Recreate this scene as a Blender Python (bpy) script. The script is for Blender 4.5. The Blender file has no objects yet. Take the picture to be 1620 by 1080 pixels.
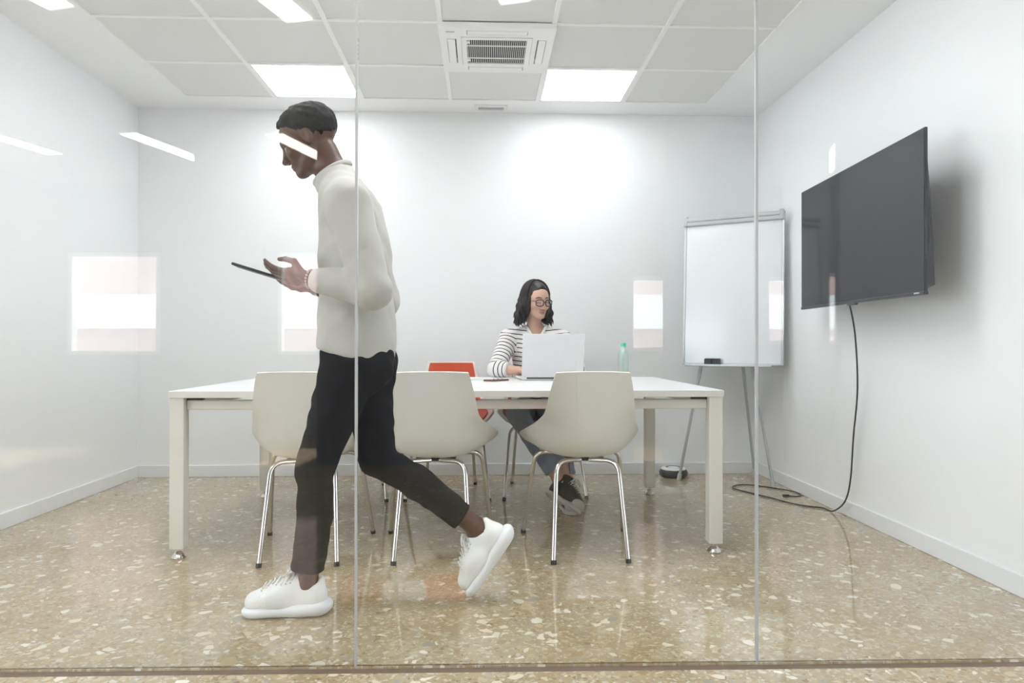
import bpy, bmesh, math, random
import numpy as np
from mathutils import Vector, Matrix

random.seed(7)
S = bpy.context.scene
COL = S.collection

# ------------------------------------------------------------------ camera, world, exposure
cam = bpy.data.cameras.new('camera')
cam.sensor_width = 36.0
cam.lens = 1140 / 1620 * 36.0
cam.clip_start = 0.05
co = bpy.data.objects.new('camera', cam)
COL.objects.link(co)
_y, _p, _r = math.radians(2.3), math.radians(0.26), math.radians(0.04)
F = Vector((math.sin(_y) * math.cos(_p), math.cos(_y) * math.cos(_p), math.sin(_p)))
R0 = Vector((math.cos(_y), -math.sin(_y), 0))
U0 = R0.cross(F)
Rr = R0 * math.cos(_r) + U0 * math.sin(_r)
Ur = U0 * math.cos(_r) - R0 * math.sin(_r)
co.matrix_world = Matrix(((Rr.x, Ur.x, -F.x, 0), (Rr.y, Ur.y, -F.y, 0), (Rr.z, Ur.z, -F.z, 0.946), (0, 0, 0, 1)))
S.camera = co

W = bpy.data.worlds.new('sky')
S.world = W
W.use_nodes = True
bgn = W.node_tree.nodes['Background']
bgn.inputs[0].default_value = (0.86, 0.93, 1.0, 1)
bgn.inputs[1].default_value = 2.5

sun = bpy.data.lights.new('sun', 'SUN')
sun.energy = 7.0
sun.angle = math.radians(2)
sun.color = (1.0, 0.93, 0.85)
so = bpy.data.objects.new('sun', sun)
COL.objects.link(so)
so.rotation_euler = (math.radians(47), 0, math.radians(5))

S.view_settings.view_transform = 'Standard'
S.view_settings.look = 'None'
S.view_settings.gamma = 1.0
S.view_settings.use_curve_mapping = False
S.view_settings.exposure = 1.98

PANEL_EMIT = 2.55
STRIP_EMIT = 3.4

# ------------------------------------------------------------------ materials
def mat(name, col, rough=0.5, metal=0.0, spec=None, emit=None, coat=0.0, sheen=0.0, trans=0.0, ior=None, alpha=None):
    m = bpy.data.materials.new(name)
    m.use_nodes = True
    b = m.node_tree.nodes['Principled BSDF']
    b.inputs['Base Color'].default_value = (*col, 1)
    b.inputs['Roughness'].default_value = rough
    b.inputs['Metallic'].default_value = metal
    if spec is not None: b.inputs['Specular IOR Level'].default_value = spec
    if emit:
        b.inputs['Emission Color'].default_value = (*emit[0], 1)
        b.inputs['Emission Strength'].default_value = emit[1]
    if coat: b.inputs['Coat Weight'].default_value = coat
    if sheen: b.inputs['Sheen Weight'].default_value = sheen
    if trans: b.inputs['Transmission Weight'].default_value = trans
    if ior: b.inputs['IOR'].default_value = ior
    return m

def nodes(m): return m.node_tree.nodes, m.node_tree.links, m.node_tree.nodes['Principled BSDF']

def grain(m, scale=40, bump=0.05, var=0.03, dist=0.002, detail=4):
    """fine relief and faint tone variation, in object coordinates"""
    n, l, b = nodes(m)
    tc = n.new('ShaderNodeTexCoord')
    nz = n.new('ShaderNodeTexNoise'); nz.inputs['Scale'].default_value = scale; nz.inputs['Detail'].default_value = detail
    l.new(tc.outputs['Object'], nz.inputs['Vector'])
    bp = n.new('ShaderNodeBump'); bp.inputs['Strength'].default_value = bump; bp.inputs['Distance'].default_value = dist
    l.new(nz.outputs['Fac'], bp.inputs['Height']); l.new(bp.outputs['Normal'], b.inputs['Normal'])
    if var:
        c = b.inputs['Base Color'].default_value[:3]
        mr = n.new('ShaderNodeMapRange'); mr.inputs['To Min'].default_value = 1 - var; mr.inputs['To Max'].default_value = 1 + var
        l.new(nz.outputs['Fac'], mr.inputs['Value'])
        mx = n.new('ShaderNodeMix'); mx.data_type = 'RGBA'; mx.blend_type = 'MULTIPLY'; mx.inputs[0].default_value = 1
        mx.inputs[6].default_value = (*c, 1)
        l.new(mr.outputs['Result'], mx.inputs[7]); l.new(mx.outputs[2], b.inputs['Base Color'])
    return m

def vcol(m, attr='Col'):
    n, l, b = nodes(m)
    a = n.new('ShaderNodeAttribute'); a.attribute_name = attr
    l.new(a.outputs['Color'], b.inputs['Base Color'])
    return m

WALL = grain(mat('wall_paint', (0.90, 0.91, 0.92), 0.55), 60, 0.04, 0.006)
CEIL = grain(mat('ceiling_paint', (0.95, 0.95, 0.955), 0.7), 60, 0.03, 0.006)
TILE = grain(mat('ceiling_tile_fibre', (0.81, 0.805, 0.795), 0.9), 220, 0.15, 0.03)
GRID = mat('ceiling_grid_white', (0.93, 0.93, 0.92), 0.45)
BASE = mat('baseboard_white', (0.83, 0.84, 0.86), 0.4)
LAMP = mat('lamp_diffuser', (1, 1, 1), 0.5, emit=((0.96, 0.985, 1.0), PANEL_EMIT))
STRIP = mat('strip_diffuser', (1, 1, 1), 0.5, emit=((1.0, 0.97, 0.92), STRIP_EMIT))
WHITEP = mat('white_plastic', (0.90, 0.90, 0.89), 0.35)
SHELL = grain(mat('chair_shell_white', (0.77, 0.75, 0.69), 0.38), 200, 0.02, 0.01)
CREAM = grain(mat('table_metal_cream', (0.83, 0.81, 0.745), 0.4), 300, 0.02, 0.01)
TOPW = mat('table_top_white', (0.86, 0.86, 0.87), 0.3)
EDGE = mat('table_edge_cream', (0.80, 0.785, 0.74), 0.45)
CHROME = mat('chrome', (0.72, 0.70, 0.67), 0.12, 1.0)
BLACKP = mat('black_plastic', (0.012, 0.012, 0.013), 0.35)
DARK = mat('dark_gap', (0.02, 0.02, 0.02), 0.8)
GREYAL = mat('grey_aluminium', (0.52, 0.54, 0.55), 0.35, 0.55)
GREYPL = mat('grey_plastic', (0.55, 0.57, 0.58), 0.4)
BOARDW = mat('whiteboard_enamel', (0.83, 0.85, 0.88), 0.15)
ORANGE = grain(mat('orange_fabric', (0.62, 0.085, 0.03), 0.8, sheen=0.3), 500, 0.2, 0.08)
RED = grain(mat('dark_red_fabric', (0.30, 0.035, 0.025), 0.8, sheen=0.3), 500, 0.2, 0.08)
LIME = grain(mat('lime_fabric', (0.42, 0.40, 0.04), 0.8, sheen=0.3), 500, 0.2, 0.08)
SCREEN = mat('screen_glass', (0.012, 0.014, 0.018), 0.07, spec=0.22)
BROWN = grain(mat('brown_channel', (0.17, 0.125, 0.085), 0.5), 40, 0.1, 0.25)
JOINT = mat('joint_silicone', (0.45, 0.46, 0.45), 0.25)
LAPTOP = mat('laptop_silver', (0.70, 0.70, 0.70), 0.4)
KEYS = mat('key_grey', (0.55, 0.56, 0.57), 0.5)
PAPER = mat('paper', (0.84, 0.85, 0.87), 0.8)

def glass_mat(name, tint, f0):
    m = bpy.data.materials.new(name); m.use_nodes = True
    n, l = m.node_tree.nodes, m.node_tree.links
    n.clear()
    out = n.new('ShaderNodeOutputMaterial')
    mix = n.new('ShaderNodeMixShader')
    tr = n.new('ShaderNodeBsdfTransparent'); tr.inputs[0].default_value = (*tint, 1)
    gl = n.new('ShaderNodeBsdfGlossy'); gl.inputs['Roughness'].default_value = 0.0
    gl.inputs[0].default_value = (1, 1, 1, 1)
    lw = n.new('ShaderNodeLayerWeight'); lw.inputs[0].default_value = 0.5
    pw = n.new('ShaderNodeMath'); pw.operation = 'POWER'; pw.inputs[1].default_value = 5
    l.new(lw.outputs['Facing'], pw.inputs[0])
    ma = n.new('ShaderNodeMath'); ma.operation = 'MULTIPLY_ADD'; ma.inputs[1].default_value = 1 - f0; ma.inputs[2].default_value = f0
    l.new(pw.outputs[0], ma.inputs[0])
    l.new(ma.outputs[0], mix.inputs[0]); l.new(tr.outputs[0], mix.inputs[1]); l.new(gl.outputs[0], mix.inputs[2])
    l.new(mix.outputs[0], out.inputs[0])
    return m
GLASS = glass_mat('partition_glass', (0.988, 0.994, 0.992), 0.037)
PET = glass_mat('bottle_plastic', (0.86, 0.97, 0.93), 0.07)
LENS = glass_mat('spectacle_lens', (0.95, 0.95, 0.96), 0.05)

def terrazzo():
    m = mat('terrazzo', (0.45, 0.38, 0.27), 0.05, spec=0.75)
    n, l, b = nodes(m)
    tc = n.new('ShaderNodeTexCoord')
    mp = n.new('ShaderNodeMapping'); mp.inputs['Scale'].default_value = (1, 1, 0.001)
    l.new(tc.outputs['Object'], mp.inputs[0])
    wn = n.new('ShaderNodeTexNoise'); wn.inputs['Scale'].default_value = 14; wn.inputs['Detail'].default_value = 2
    l.new(mp.outputs[0], wn.inputs['Vector'])
    wm = n.new('ShaderNodeMix'); wm.data_type = 'RGBA'; wm.blend_type = 'LINEAR_LIGHT'; wm.inputs[0].default_value = 0.018
    l.new(mp.outputs[0], wm.inputs[6]); l.new(wn.outputs['Color'], wm.inputs[7])
    V = wm.outputs[2]
    def ramp(src, stops, const=False):
        r = n.new('ShaderNodeValToRGB')
        if const: r.color_ramp.interpolation = 'CONSTANT'
        e = r.color_ramp.elements
        while len(e) < len(stops): e.new(0.5)
        for i, (p, c) in enumerate(stops):
            e[i].position = p; e[i].color = (*c, 1)
        l.new(src, r.inputs[0]); return r.outputs[0]
    # matrix
    nz = n.new('ShaderNodeTexNoise'); nz.inputs['Scale'].default_value = 6; nz.inputs['Detail'].default_value = 8; nz.inputs['Roughness'].default_value = 0.7
    l.new(mp.outputs[0], nz.inputs['Vector'])
    cur = ramp(nz.outputs['Fac'], [(0.3, (0.36, 0.285, 0.175)), (0.5, (0.43, 0.365, 0.25)), (0.7, (0.49, 0.435, 0.325))])
    def chips(scale, keep, edge, stops, cur, off):
        vo = n.new('ShaderNodeTexVoronoi'); vo.inputs['Scale'].default_value = scale
        ve = n.new('ShaderNodeTexVoronoi'); ve.feature = 'DISTANCE_TO_EDGE'; ve.inputs['Scale'].default_value = scale
        ad = n.new('ShaderNodeVectorMath'); ad.operation = 'ADD'; ad.inputs[1].default_value = (off, off * 0.7, 0)
        l.new(V, ad.inputs[0])
        l.new(ad.outputs[0], vo.inputs['Vector']); l.new(ad.outputs[0], ve.inputs['Vector'])
        sp = n.new('ShaderNodeSeparateColor'); l.new(vo.outputs['Color'], sp.inputs[0])
        c = ramp(sp.outputs[0], stops, True)
        k = n.new('ShaderNodeMath'); k.operation = 'LESS_THAN'; k.inputs[1].default_value = keep; l.new(sp.outputs[1], k.inputs[0])
        # ragged size per chip
        sz = n.new('ShaderNodeMath'); sz.operation = 'MULTIPLY_ADD'; sz.inputs[1].default_value = edge * 2.2; sz.inputs[2].default_value = edge
        l.new(sp.outputs[2], sz.inputs[0])
        e = n.new('ShaderNodeMath'); e.operation = 'SUBTRACT'; l.new(ve.outputs['Distance'], e.inputs[0]); l.new(sz.outputs[0], e.inputs[1])
        e2 = n.new('ShaderNodeMapRange'); e2.inputs['From Min'].default_value = 0; e2.inputs['From Max'].default_value = 0.02
        l.new(e.outputs[0], e2.inputs['Value'])
        mm = n.new('ShaderNodeMath'); mm.operation = 'MULTIPLY'; l.new(e2.outputs['Result'], mm.inputs[0]); l.new(k.outputs[0], mm.inputs[1])
        mx = n.new('ShaderNodeMix'); mx.data_type = 'RGBA'
        l.new(mm.outputs[0], mx.inputs[0]); l.new(cur, mx.inputs[6]); l.new(c, mx.inputs[7])
        return mx.outputs[2]
    small = [(0, (0.52, 0.46, 0.34)), (0.3, (0.39, 0.31, 0.20)), (0.5, (0.58, 0.54, 0.44)), (0.72, (0.31, 0.25, 0.16)), (0.8, (0.47, 0.39, 0.26)), (0.92, (0.38, 0.36, 0.31))]
    big = [(0, (0.72, 0.67, 0.56)), (0.28, (0.52, 0.43, 0.29)), (0.5, (0.78, 0.75, 0.67)), (0.70, (0.40, 0.31, 0.19)), (0.80, (0.58, 0.49, 0.35)), (0.93, (0.36, 0.34, 0.29))]
    n2 = n.new('ShaderNodeTexNoise'); n2.inputs['Scale'].default_value = 1.7; n2.inputs['Detail'].default_value = 5; n2.inputs['Roughness'].default_value = 0.65
    l.new(mp.outputs[0], n2.inputs['Vector'])
    tint = ramp(n2.outputs['Fac'], [(0.3, (0.86, 0.76, 0.60)), (0.5, (1.0, 0.97, 0.90)), (0.7, (1.0, 1.0, 0.97))])
    cur = chips(95, 0.5, 0.03, small, cur, 3.1)
    cur = chips(52, 0.30, 0.05, small, cur, 11.7)
    cur = chips(30, 0.20, 0.06, big, cur, 5.3)
    cur = chips(24, 0.08, 0.08, big, cur, 17.3)
    tm = n.new('ShaderNodeMix'); tm.data_type = 'RGBA'; tm.blend_type = 'MULTIPLY'; tm.inputs[0].default_value = 1
    l.new(cur, tm.inputs[6]); l.new(tint, tm.inputs[7])
    l.new(tm.outputs[2], b.inputs['Base Color'])
    return m
TERR = terrazzo()

# ------------------------------------------------------------------ mesh helpers
class B:
    def __init__(s): s.v = []; s.f = []
    def add(s, v, f):
        o = len(s.v); s.v += [tuple(p) for p in v]; s.f += [tuple(i + o for i in q) for q in f]; return s
    def box(s, lo, hi, bev=0.0, M=None):
        if bev <= 0:
            x0, y0, z0 = lo; x1, y1, z1 = hi
            v = [(x0,y0,z0),(x1,y0,z0),(x1,y1,z0),(x0,y1,z0),(x0,y0,z1),(x1,y0,z1),(x1,y1,z1),(x0,y1,z1)]
            f = [(3,2,1,0),(4,5,6,7),(0,1,5,4),(1,2,6,5),(2,3,7,6),(3,0,4,7)]
        else:
            bm = bmesh.new()
            bmesh.ops.create_cube(bm, size=1)
            for q in bm.verts:
                q.co = Vector([lo[i] + (q.co[i] + .5) * (hi[i] - lo[i]) for i in range(3)])
            bmesh.ops.bevel(bm, geom=bm.edges[:], offset=bev, segments=2, affect='EDGES', profile=0.5)
            bm.verts.index_update()
            v = [q.co.copy() for q in bm.verts]; f = [tuple(q.index for q in p.verts) for p in bm.faces]; bm.free()
        if M is not None: v = [M @ Vector(p) for p in v]
        return s.add(v, f)
    def tube(s, pts, r, seg=10, caps=True, flat=None):
        """tube along points; r = number or list; flat=(normal vector, factor) squashes the section"""
        P = [Vector(p) for p in pts]; n = len(P)
        rs = [r] * n if not hasattr(r, '__len__') else list(r)
        T = []
        for i in range(n):
            t = P[min(i + 1, n - 1)] - P[max(i - 1, 0)]
            T.append(t.normalized())
        ref = Vector((0, 0, 1)) if abs(T[0].z) < 0.9 else Vector((1, 0, 0))
        a = (ref - T[0] * ref.dot(T[0])).normalized()
        V = []
        for i in range(n):
            a = (a - T[i] * a.dot(T[i])).normalized()
            b = T[i].cross(a)
            for k in range(seg):
                w = 2 * math.pi * k / seg
                o = (a * math.cos(w) + b * math.sin(w)) * rs[i]
                if flat: o -= flat[0] * o.dot(flat[0]) * (1 - flat[1])
                V.append(P[i] + o)
        Fc = [(i * seg + k, i * seg + (k + 1) % seg, (i + 1) * seg + (k + 1) % seg, (i + 1) * seg + k) for i in range(n - 1) for k in range(seg)]
        if caps: Fc += [tuple(range(seg))[::-1], tuple((n - 1) * seg + k for k in range(seg))]
        return s.add(V, Fc)
    def lathe(s, prof, c=(0, 0, 0), seg=32, ax='z'):
        V = []
        for r, h in prof:
            for k in range(seg):
                w = 2 * math.pi * k / seg
                V.append((c[0] + r * math.cos(w), c[1] + r * math.sin(w), c[2] + h))
        n = len(prof)
        Fc = [(i * seg + k, i * seg + (k + 1) % seg, (i + 1) * seg + (k + 1) % seg, (i + 1) * seg + k) for i in range(n - 1) for k in range(seg)]
        Fc += [tuple(range(seg))[::-1], tuple((n - 1) * seg + k for k in range(seg))]
        return s.add(V, Fc)
    def move(s, M): s.v = [tuple(M @ Vector(p)) for p in s.v]; return s
    def build(s, name, m, parent=None, smooth=False, kind=None, label=None, auto=None):
        me = bpy.data.meshes.new(name)
        me.from_pydata([tuple(p) for p in s.v], [], s.f)
        me.validate(); me.update()
        bm = bmesh.new(); bm.from_mesh(me); bmesh.ops.recalc_face_normals(bm, faces=bm.faces[:]); bm.to_mesh(me); bm.free()
        if m: me.materials.append(m)
        if smooth:
            me.polygons.foreach_set('use_smooth', [True] * len(me.polygons))
            if auto:
                try: me.set_sharp_from_angle(angle=math.radians(auto))
                except Exception: pass
        o = bpy.data.objects.new(name, me); COL.objects.link(o)
        if parent is not None: o.parent = parent
        if kind: o['kind'] = kind
        if label: o['label'] = label
        return o

def thing(name, label, cat, loc=(0, 0, 0), rz=0.0, group=None):
    o = bpy.data.objects.new(name, None); COL.objects.link(o)
    o.empty_display_size = 0.1
    o.location = loc; o.rotation_euler = (0, 0, rz)
    o['label'] = label; o['category'] = cat
    if group: o['group'] = group
    return o
def tag(o, label, cat, group=None):
    o['label'] = label; o['category'] = cat
    if group: o['group'] = group
    return o
def box(name, lo, hi, m, parent=None, bev=0.0, kind=None, label=None):
    return B().box(lo, hi, bev).build(name, m, parent, kind=kind, label=label)
def struct(name, lo, hi, m): return box(name, lo, hi, m, kind='structure')
def dup(o, parent=None):
    c = o.copy(); COL.objects.link(c)
    if parent is not None: c.parent = parent
    for ch in list(o.children): dup(ch, c)
    return c
def arc_pts(P, n=6, r=0.05):
    """round the corners of a polyline"""
    P = [Vector(p) for p in P]; out = [P[0]]
    for i in range(1, len(P) - 1):
        a, b, c = P[i - 1], P[i], P[i + 1]
        d1 = (a - b); d2 = (c - b); rr = min(r, d1.length * .49, d2.length * .49)
        p0 = b + d1.normalized() * rr; p2 = b + d2.normalized() * rr
        for k in range(n + 1):
            t = k / n
            out.append(p0 * (1 - t) ** 2 + b * 2 * t * (1 - t) + p2 * t * t)
    out.append(P[-1]); return out
def spline(P, n=8):
    P = [Vector(p) for p in P]; out = []
    for i in range(len(P) - 1):
        a = P[max(i - 1, 0)]; b = P[i]; c = P[i + 1]; d = P[min(i + 2, len(P) - 1)]
        for k in range(n):
            t = k / n
            out.append(0.5 * ((2 * b) + (c - a) * t + (2 * a - 5 * b + 4 * c - d) * t * t + (3 * b - a - 3 * c + d) * t ** 3))
    out.append(P[-1]); return out

# ------------------------------------------------------------------ room shell
XL, XR, YB, ZC = -2.462, 2.026, 5.245, 2.635
YG = 2.146                                    # glass line at x = -0.374
GS = -0.0155                                  # its slight skew
def gy(x): return YG + GS * (x + 0.374)

def slab_xy(name, P, z0, z1, m):
    n = len(P); v = [(x, y, z0) for x, y in P] + [(x, y, z1) for x, y in P]
    f = [tuple(range(n))[::-1], tuple(range(n, 2 * n))] + [(i, (i + 1) % n, n + (i + 1) % n, n + i) for i in range(n)]
    return B().add(v, f).build(name, m, kind='structure')
E_ = 4.9
slab_xy('floor', [(-E_, gy(-E_) - .008), (E_, gy(E_) - .008), (E_, 5.5), (-E_, 5.5)], -.15, 0, TERR)
slab_xy('floor_corridor', [(-E_, -3.6), (E_, -3.6), (E_, gy(E_) - .052), (-E_, gy(-E_) - .052)], -.15, 0, TERR)
slab_xy('trim_1', [(-E_, gy(-E_) - .052), (E_, gy(E_) - .052), (E_, gy(E_) - .008), (-E_, gy(-E_) - .008)], -.15, -.006, BROWN)
struct('wall_left', (XL - 0.1, 2.05, 0), (XL, YB + 0.1, 2.9), WALL)
struct('wall_right', (XR, 2.05, 0), (XR + 0.1, YB + 0.1, 2.9), WALL)
struct('wall_back', (XL, YB, 0), (XR, YB + 0.1, 2.9), WALL)

def skirting(name, lo, hi, top_in):
    b = B().box(lo, hi, 0.004)
    return b.build(name, BASE, kind='structure')
H = 0.085
skirting('baseboard_left', (XL, 2.2, 0), (XL + 0.014, YB, H), None)
skirting('baseboard_right', (XR - 0.014, 2.2, 0), (XR, YB, H), None)
skirting('baseboard_back', (XL + 0.014, YB - 0.014, 0), (XR - 0.014, YB, H), None)

# ceiling: plaster border, tile field with white T bars
GX0, GX1, GY0, GY1 = -2.026, 1.574, 2.583, 4.983
bx = B()
bx.box((XL, 2.1, ZC), (GX0, YB, ZC + 0.1)).box((GX1, 2.1, ZC), (XR, YB, ZC + 0.1))
bx.box((GX0, GY1, ZC), (GX1, YB, ZC + 0.1)).box((GX0, 2.1, ZC), (GX1, GY0, ZC + 0.1))
bx.box((GX0, GY0, ZC + 0.09), (GX1, GY1, ZC + 0.1))
ceil = bx.build('ceiling', CEIL, kind='structure')
tile_mesh = None
AC = (3, 2); LIGHTS = [(1, 3), (4, 3), (1, 0), (2, 0), (3, 0), (4, 0)]
for i in range(6):
    for j in range(4):
        if (i, j) == AC or (i, j) in LIGHTS: continue
        x = GX0 + 0.6 * i; y = GY0 + 0.6 * j
        if tile_mesh is None:
            t = B().box((0.010, 0.010, 0), (0.590, 0.590, 0.014), 0.002).build('ceiling_tile', TILE, ceil)
            tile_mesh = t.data
        else:
            t = bpy.data.objects.new('ceiling_tile', tile_mesh); COL.objects.link(t); t.parent = ceil
        t.location = (x, y, ZC + 0.006)
for i in range(7):
    x = GX0 + 0.6 * i
    box('ceiling_grid_bar', (x - 0.012, GY0, ZC - 0.002), (x + 0.012, GY1, ZC + 0.02), GRID, ceil)
for j in range(5):
    y = GY0 + 0.6 * j
    for i in range(6):
        x = GX0 + 0.6 * i
        if (i, j) == (3, 3) or (i, j) == (3, 2): continue
        box('ceiling_grid_bar', (x + 0.012, y - 0.011, ZC - 0.0015), (x + 0.588, y + 0.011, ZC + 0.02), GRID, ceil)

# lit ceiling panels; the front row is unseen, added to brighten the room
names = {(1, 3): 'bright square ceiling light panel above the walking man', (4, 3): 'bright square ceiling light panel beside the air conditioner, nearer the screen'}
for c in LIGHTS:
    x = GX0 + 0.6 * c[0]; y = GY0 + 0.6 * c[1]
    lab = names.get(c, 'added unseen square ceiling light panel near the glass partition, %s in its row' % {1: 'first', 2: 'second', 3: 'third', 4: 'last'}[c[0]])
    t = thing('ceiling_light_panel', lab, 'ceiling light', (x + 0.3, y + 0.3, ZC), 0, 'square light panels in the tiled ceiling')
    fr = B()
    for lo, hi in (((-.288, -.288), (.288, -.275)), ((-.288, .275), (.288, .288)), ((-.288, -.275), (-.275, .275)), ((.275, -.275), (.288, .275))):
        fr.box((*lo, 0.0), (*hi, 0.02))
    fr.build('frame', GRID, t)
    box('diffuser', (-.275, -.275, 0.004), (.275, .275, 0.012), LAMP, t)

# cassette air conditioner
def air_conditioner():
    x = GX0 + 0.6 * AC[0]; y = GY0 + 0.6 * AC[1]
    t = thing('ceiling_air_conditioner', 'white square cassette air conditioner with black slotted intake grille in the ceiling', 'air conditioner', (x + 0.3, y + 0.3, ZC))
    z0 = -0.028
    b = B()
    # panel built as ring around the intake and four outlet slots
    def ring(x0, y0, x1, y1, X0, Y0, X1, Y1):
        b.box((x0, y0, z0), (x1, Y0, 0)); b.box((x0, Y1, z0), (x1, y1, 0)); b.box((x0, Y0, z0), (X0, Y1, 0)); b.box((X1, Y0, z0), (x1, Y1, 0))
    o = 0.312; g = 0.195; s0, s1 = 0.222, 0.272; w = 0.165
    # four sides, each with a slot
    for k in range(4):
        M = Matrix.Rotation(k * math.pi / 2, 4, 'Z')
        c = B()
        c.box((-g, g, z0), (g, s0, 0)); c.box((-g, s1, z0), (g, o, 0))
        c.box((-g, s0, z0), (-w, s1, 0)); c.box((w, s0, z0), (g, s1, 0))
        c.box((g, g, z0), (o, o, 0), 0)
        c.move(M); b.add(c.v, c.f)
    b.build('panel', WHITEP, t)
    box('recess', (-.29, -.29, 0.0), (.29, .29, 0.01), DARK, t)
    for k in range(4):
        M = Matrix.Rotation(k * math.pi / 2, 4, 'Z')
        c = B().box((-w + .004, s0 + .006, z0 - 0.002), (w - .004, s1 - .002, z0 + 0.012), 0.003)
        c.move(M).build('louvre_vane', WHITEP, t)
    # grille
    b = B(); gi = 0.165
    for k in range(4):
        M = Matrix.Rotation(k * math.pi / 2, 4, 'Z')
        c = B().box((-g + .002, gi, z0 - .004), (gi, g - .002, z0 + .012)); c.move(M); b.add(c.v, c.f)
    gr = b.build('intake_grille', WHITEP, t)
    sl = B()
    n = 30
    for k in range(n):
        xx = -gi + (k + 0.5) * 2 * gi / n
        sl.box((xx - .0015, -gi, z0 - .002), (xx + .0015, gi, z0 + .001))
    for yy in (-0.085, 0.085): sl.box((-gi, yy - .004, z0 - .004), (gi, yy + .004, z0))
    sl.build('grille_slats', WHITEP, gr, kind='stuff')
    box('grille_backing', (-gi, -gi, z0 + .004), (gi, gi, z0 + .008), DARK, gr)
    for yy in (-0.13, 0.115): box('latch', (-gi, yy - .014, z0 - .005), (-gi + .016, yy + .014, z0 + .004), WHITEP, gr, 0.002)
    box('badge', (-.275, -.262, z0 - .001), (-.228, -.246, z0 + .002), GREYPL, t, label='small grey badge')
air_conditioner()

# small air vent in the plaster border
t = thing('air_vent', 'small white slotted air vent in the plaster border by the back wall', 'vent', (0.055, 5.125, ZC))
vf = B()
for lo, hi in (((-.118, -.055), (.118, -.03)), ((-.118, .03), (.118, .055)), ((-.118, -.03), (-.09, .03)), ((.09, -.03), (.118, .03))): vf.box((*lo, -0.010), (*hi, 0.0))
vf.build('frame', WHITEP, t)
box('vent_core', (-.09, -.03, -0.001), (.09, .03, 0.0), GREYPL, t)
for k in range(5): box('vane', (-.09, -.026 + k * .012, -.008), (.09, -.022 + k * .012, -.001), GREYPL, t)

# ------------------------------------------------------------------ glass partition
edges = [XL, -0.374, 0.818, XR]
for k in range(3):
    x0 = edges[k] + (0.0 if k == 0 else 0.004); x1 = edges[k + 1] - (0.0 if k == 2 else 0.004)
    y0, y1 = gy(x0), gy(x1); h = 0.005
    v = [(x0, y0 - h, .0), (x1, y1 - h, .0), (x1, y1 + h, .0), (x0, y0 + h, .0), (x0, y0 - h, ZC), (x1, y1 - h, ZC), (x1, y1 + h, ZC), (x0, y0 + h, ZC)]
    f = [(3,2,1,0),(4,5,6,7),(0,1,5,4),(1,2,6,5),(2,3,7,6),(3,0,4,7)]
    B().add(v, f).build('window_%d' % (k + 1), GLASS, kind='structure')
for k, x in enumerate(edges[1:3]):
    box('trim_%d' % (k + 2), (x - 0.0035, gy(x) - 0.006, 0), (x + 0.0035, gy(x) + 0.006, ZC), JOINT, kind='structure')

# ------------------------------------------------------------------ corridor behind the camera (seen in the glass)
CW = mat('corridor_paint', (0.26, 0.265, 0.28), 0.6)
CW2 = mat('corridor_ceiling_paint', (0.42, 0.42, 0.43), 0.7)
CD = mat('corridor_grey_paint', (0.12, 0.125, 0.14), 0.6)
struct('ceiling_corridor', (-4.9, -3.6, ZC), (4.9, 2.1, ZC + 0.1), CW2)
struct('wall_front_left', (-4.8, 2.06, 0), (XL - 0.1, 2.12, ZC), CW)
struct('wall_front_right', (XR + 0.1, 2.06, 0), (4.8, 2.12, ZC), CW)
EX = 4.8
for k, (x0, x1) in enumerate(((-EX - .1, -EX), (EX, EX + .1))):  # unseen end walls, opened up to let extra daylight in
    g = B().box((x0, -3.6, 0), (x1, -1.3, ZC)).box((x0, -1.3, 0), (x1, 2.0, .25)).box((x0, -1.3, 2.5), (x1, 2.0, ZC)).box((x0, 2.0, 0), (x1, 2.1, ZC))
    g.build('wall_far_left' if k == 0 else 'wall_far_right', CW, kind='structure')
    w = B()
    for j in range(4): w.box((x0 + .02, -1.3 + j * 1.08, .25), (x1 - .02, -1.24 + j * 1.08, 2.5))
    for z in (.25, 2.44): w.box((x0 + .02, -1.3, z), (x1 - .02, 2.0, z + .06))
    w.build('window_%d' % (k + 10), WHITEP, kind='structure')  # end windows are unseen, added as a daylight source
PY = -1.40
sc_ = 5.7 / 6.0
def px(xv): return xv * sc_ - 0.11            # virtual x at the partition -> real x
segs = [(-2.391, -1.86), (-1.376, 0.531), (0.781, 1.249), (1.517, 2.38), (2.543, 2.886), (2.979, 5.0)]
for k, (a, b) in enumerate(segs):
    struct('wall_rear_%d' % (k + 1), (px(a), PY - 0.1, 0), (min(px(b), 4.8), PY, ZC), CD if k == 1 else CW)
# far wall with windows
WY = -3.25
wins = [(-4.47, -3.52, .84, 1.90), (-2.30, -1.35, .84, 1.90), (1.20, 1.95, .88, 1.66), (2.60, 3.10, .95, 1.66), (3.32, 3.70, .95, 1.70)]
xs_ = -4.8
fw = B()
for (a, b, z0, z1) in wins:
    fw.box((xs_, WY - .1, 0), (a, WY, ZC)); fw.box((a, WY - .1, 0), (b, WY, z0)); fw.box((a, WY - .1, z1), (b, WY, ZC)); xs_ = b
fw.box((xs_, WY - .1, 0), (4.8, WY, ZC))
fw.build('wall_far', CW, kind='structure')
for k, (a, b, z0, z1) in enumerate(wins):
    w = B()
    for lo, hi in (((a, z0), (b, z0 + .04)), ((a, z1 - .04), (b, z1)), ((a, z0), (a + .04, z1)), ((b - .04, z0), (b, z1))):
        w.box((lo[0], WY - .08, lo[1]), (hi[0], WY + .02, hi[1]))
    w.build('window_%d' % (k + 4), WHITEP, kind='structure')
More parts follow.
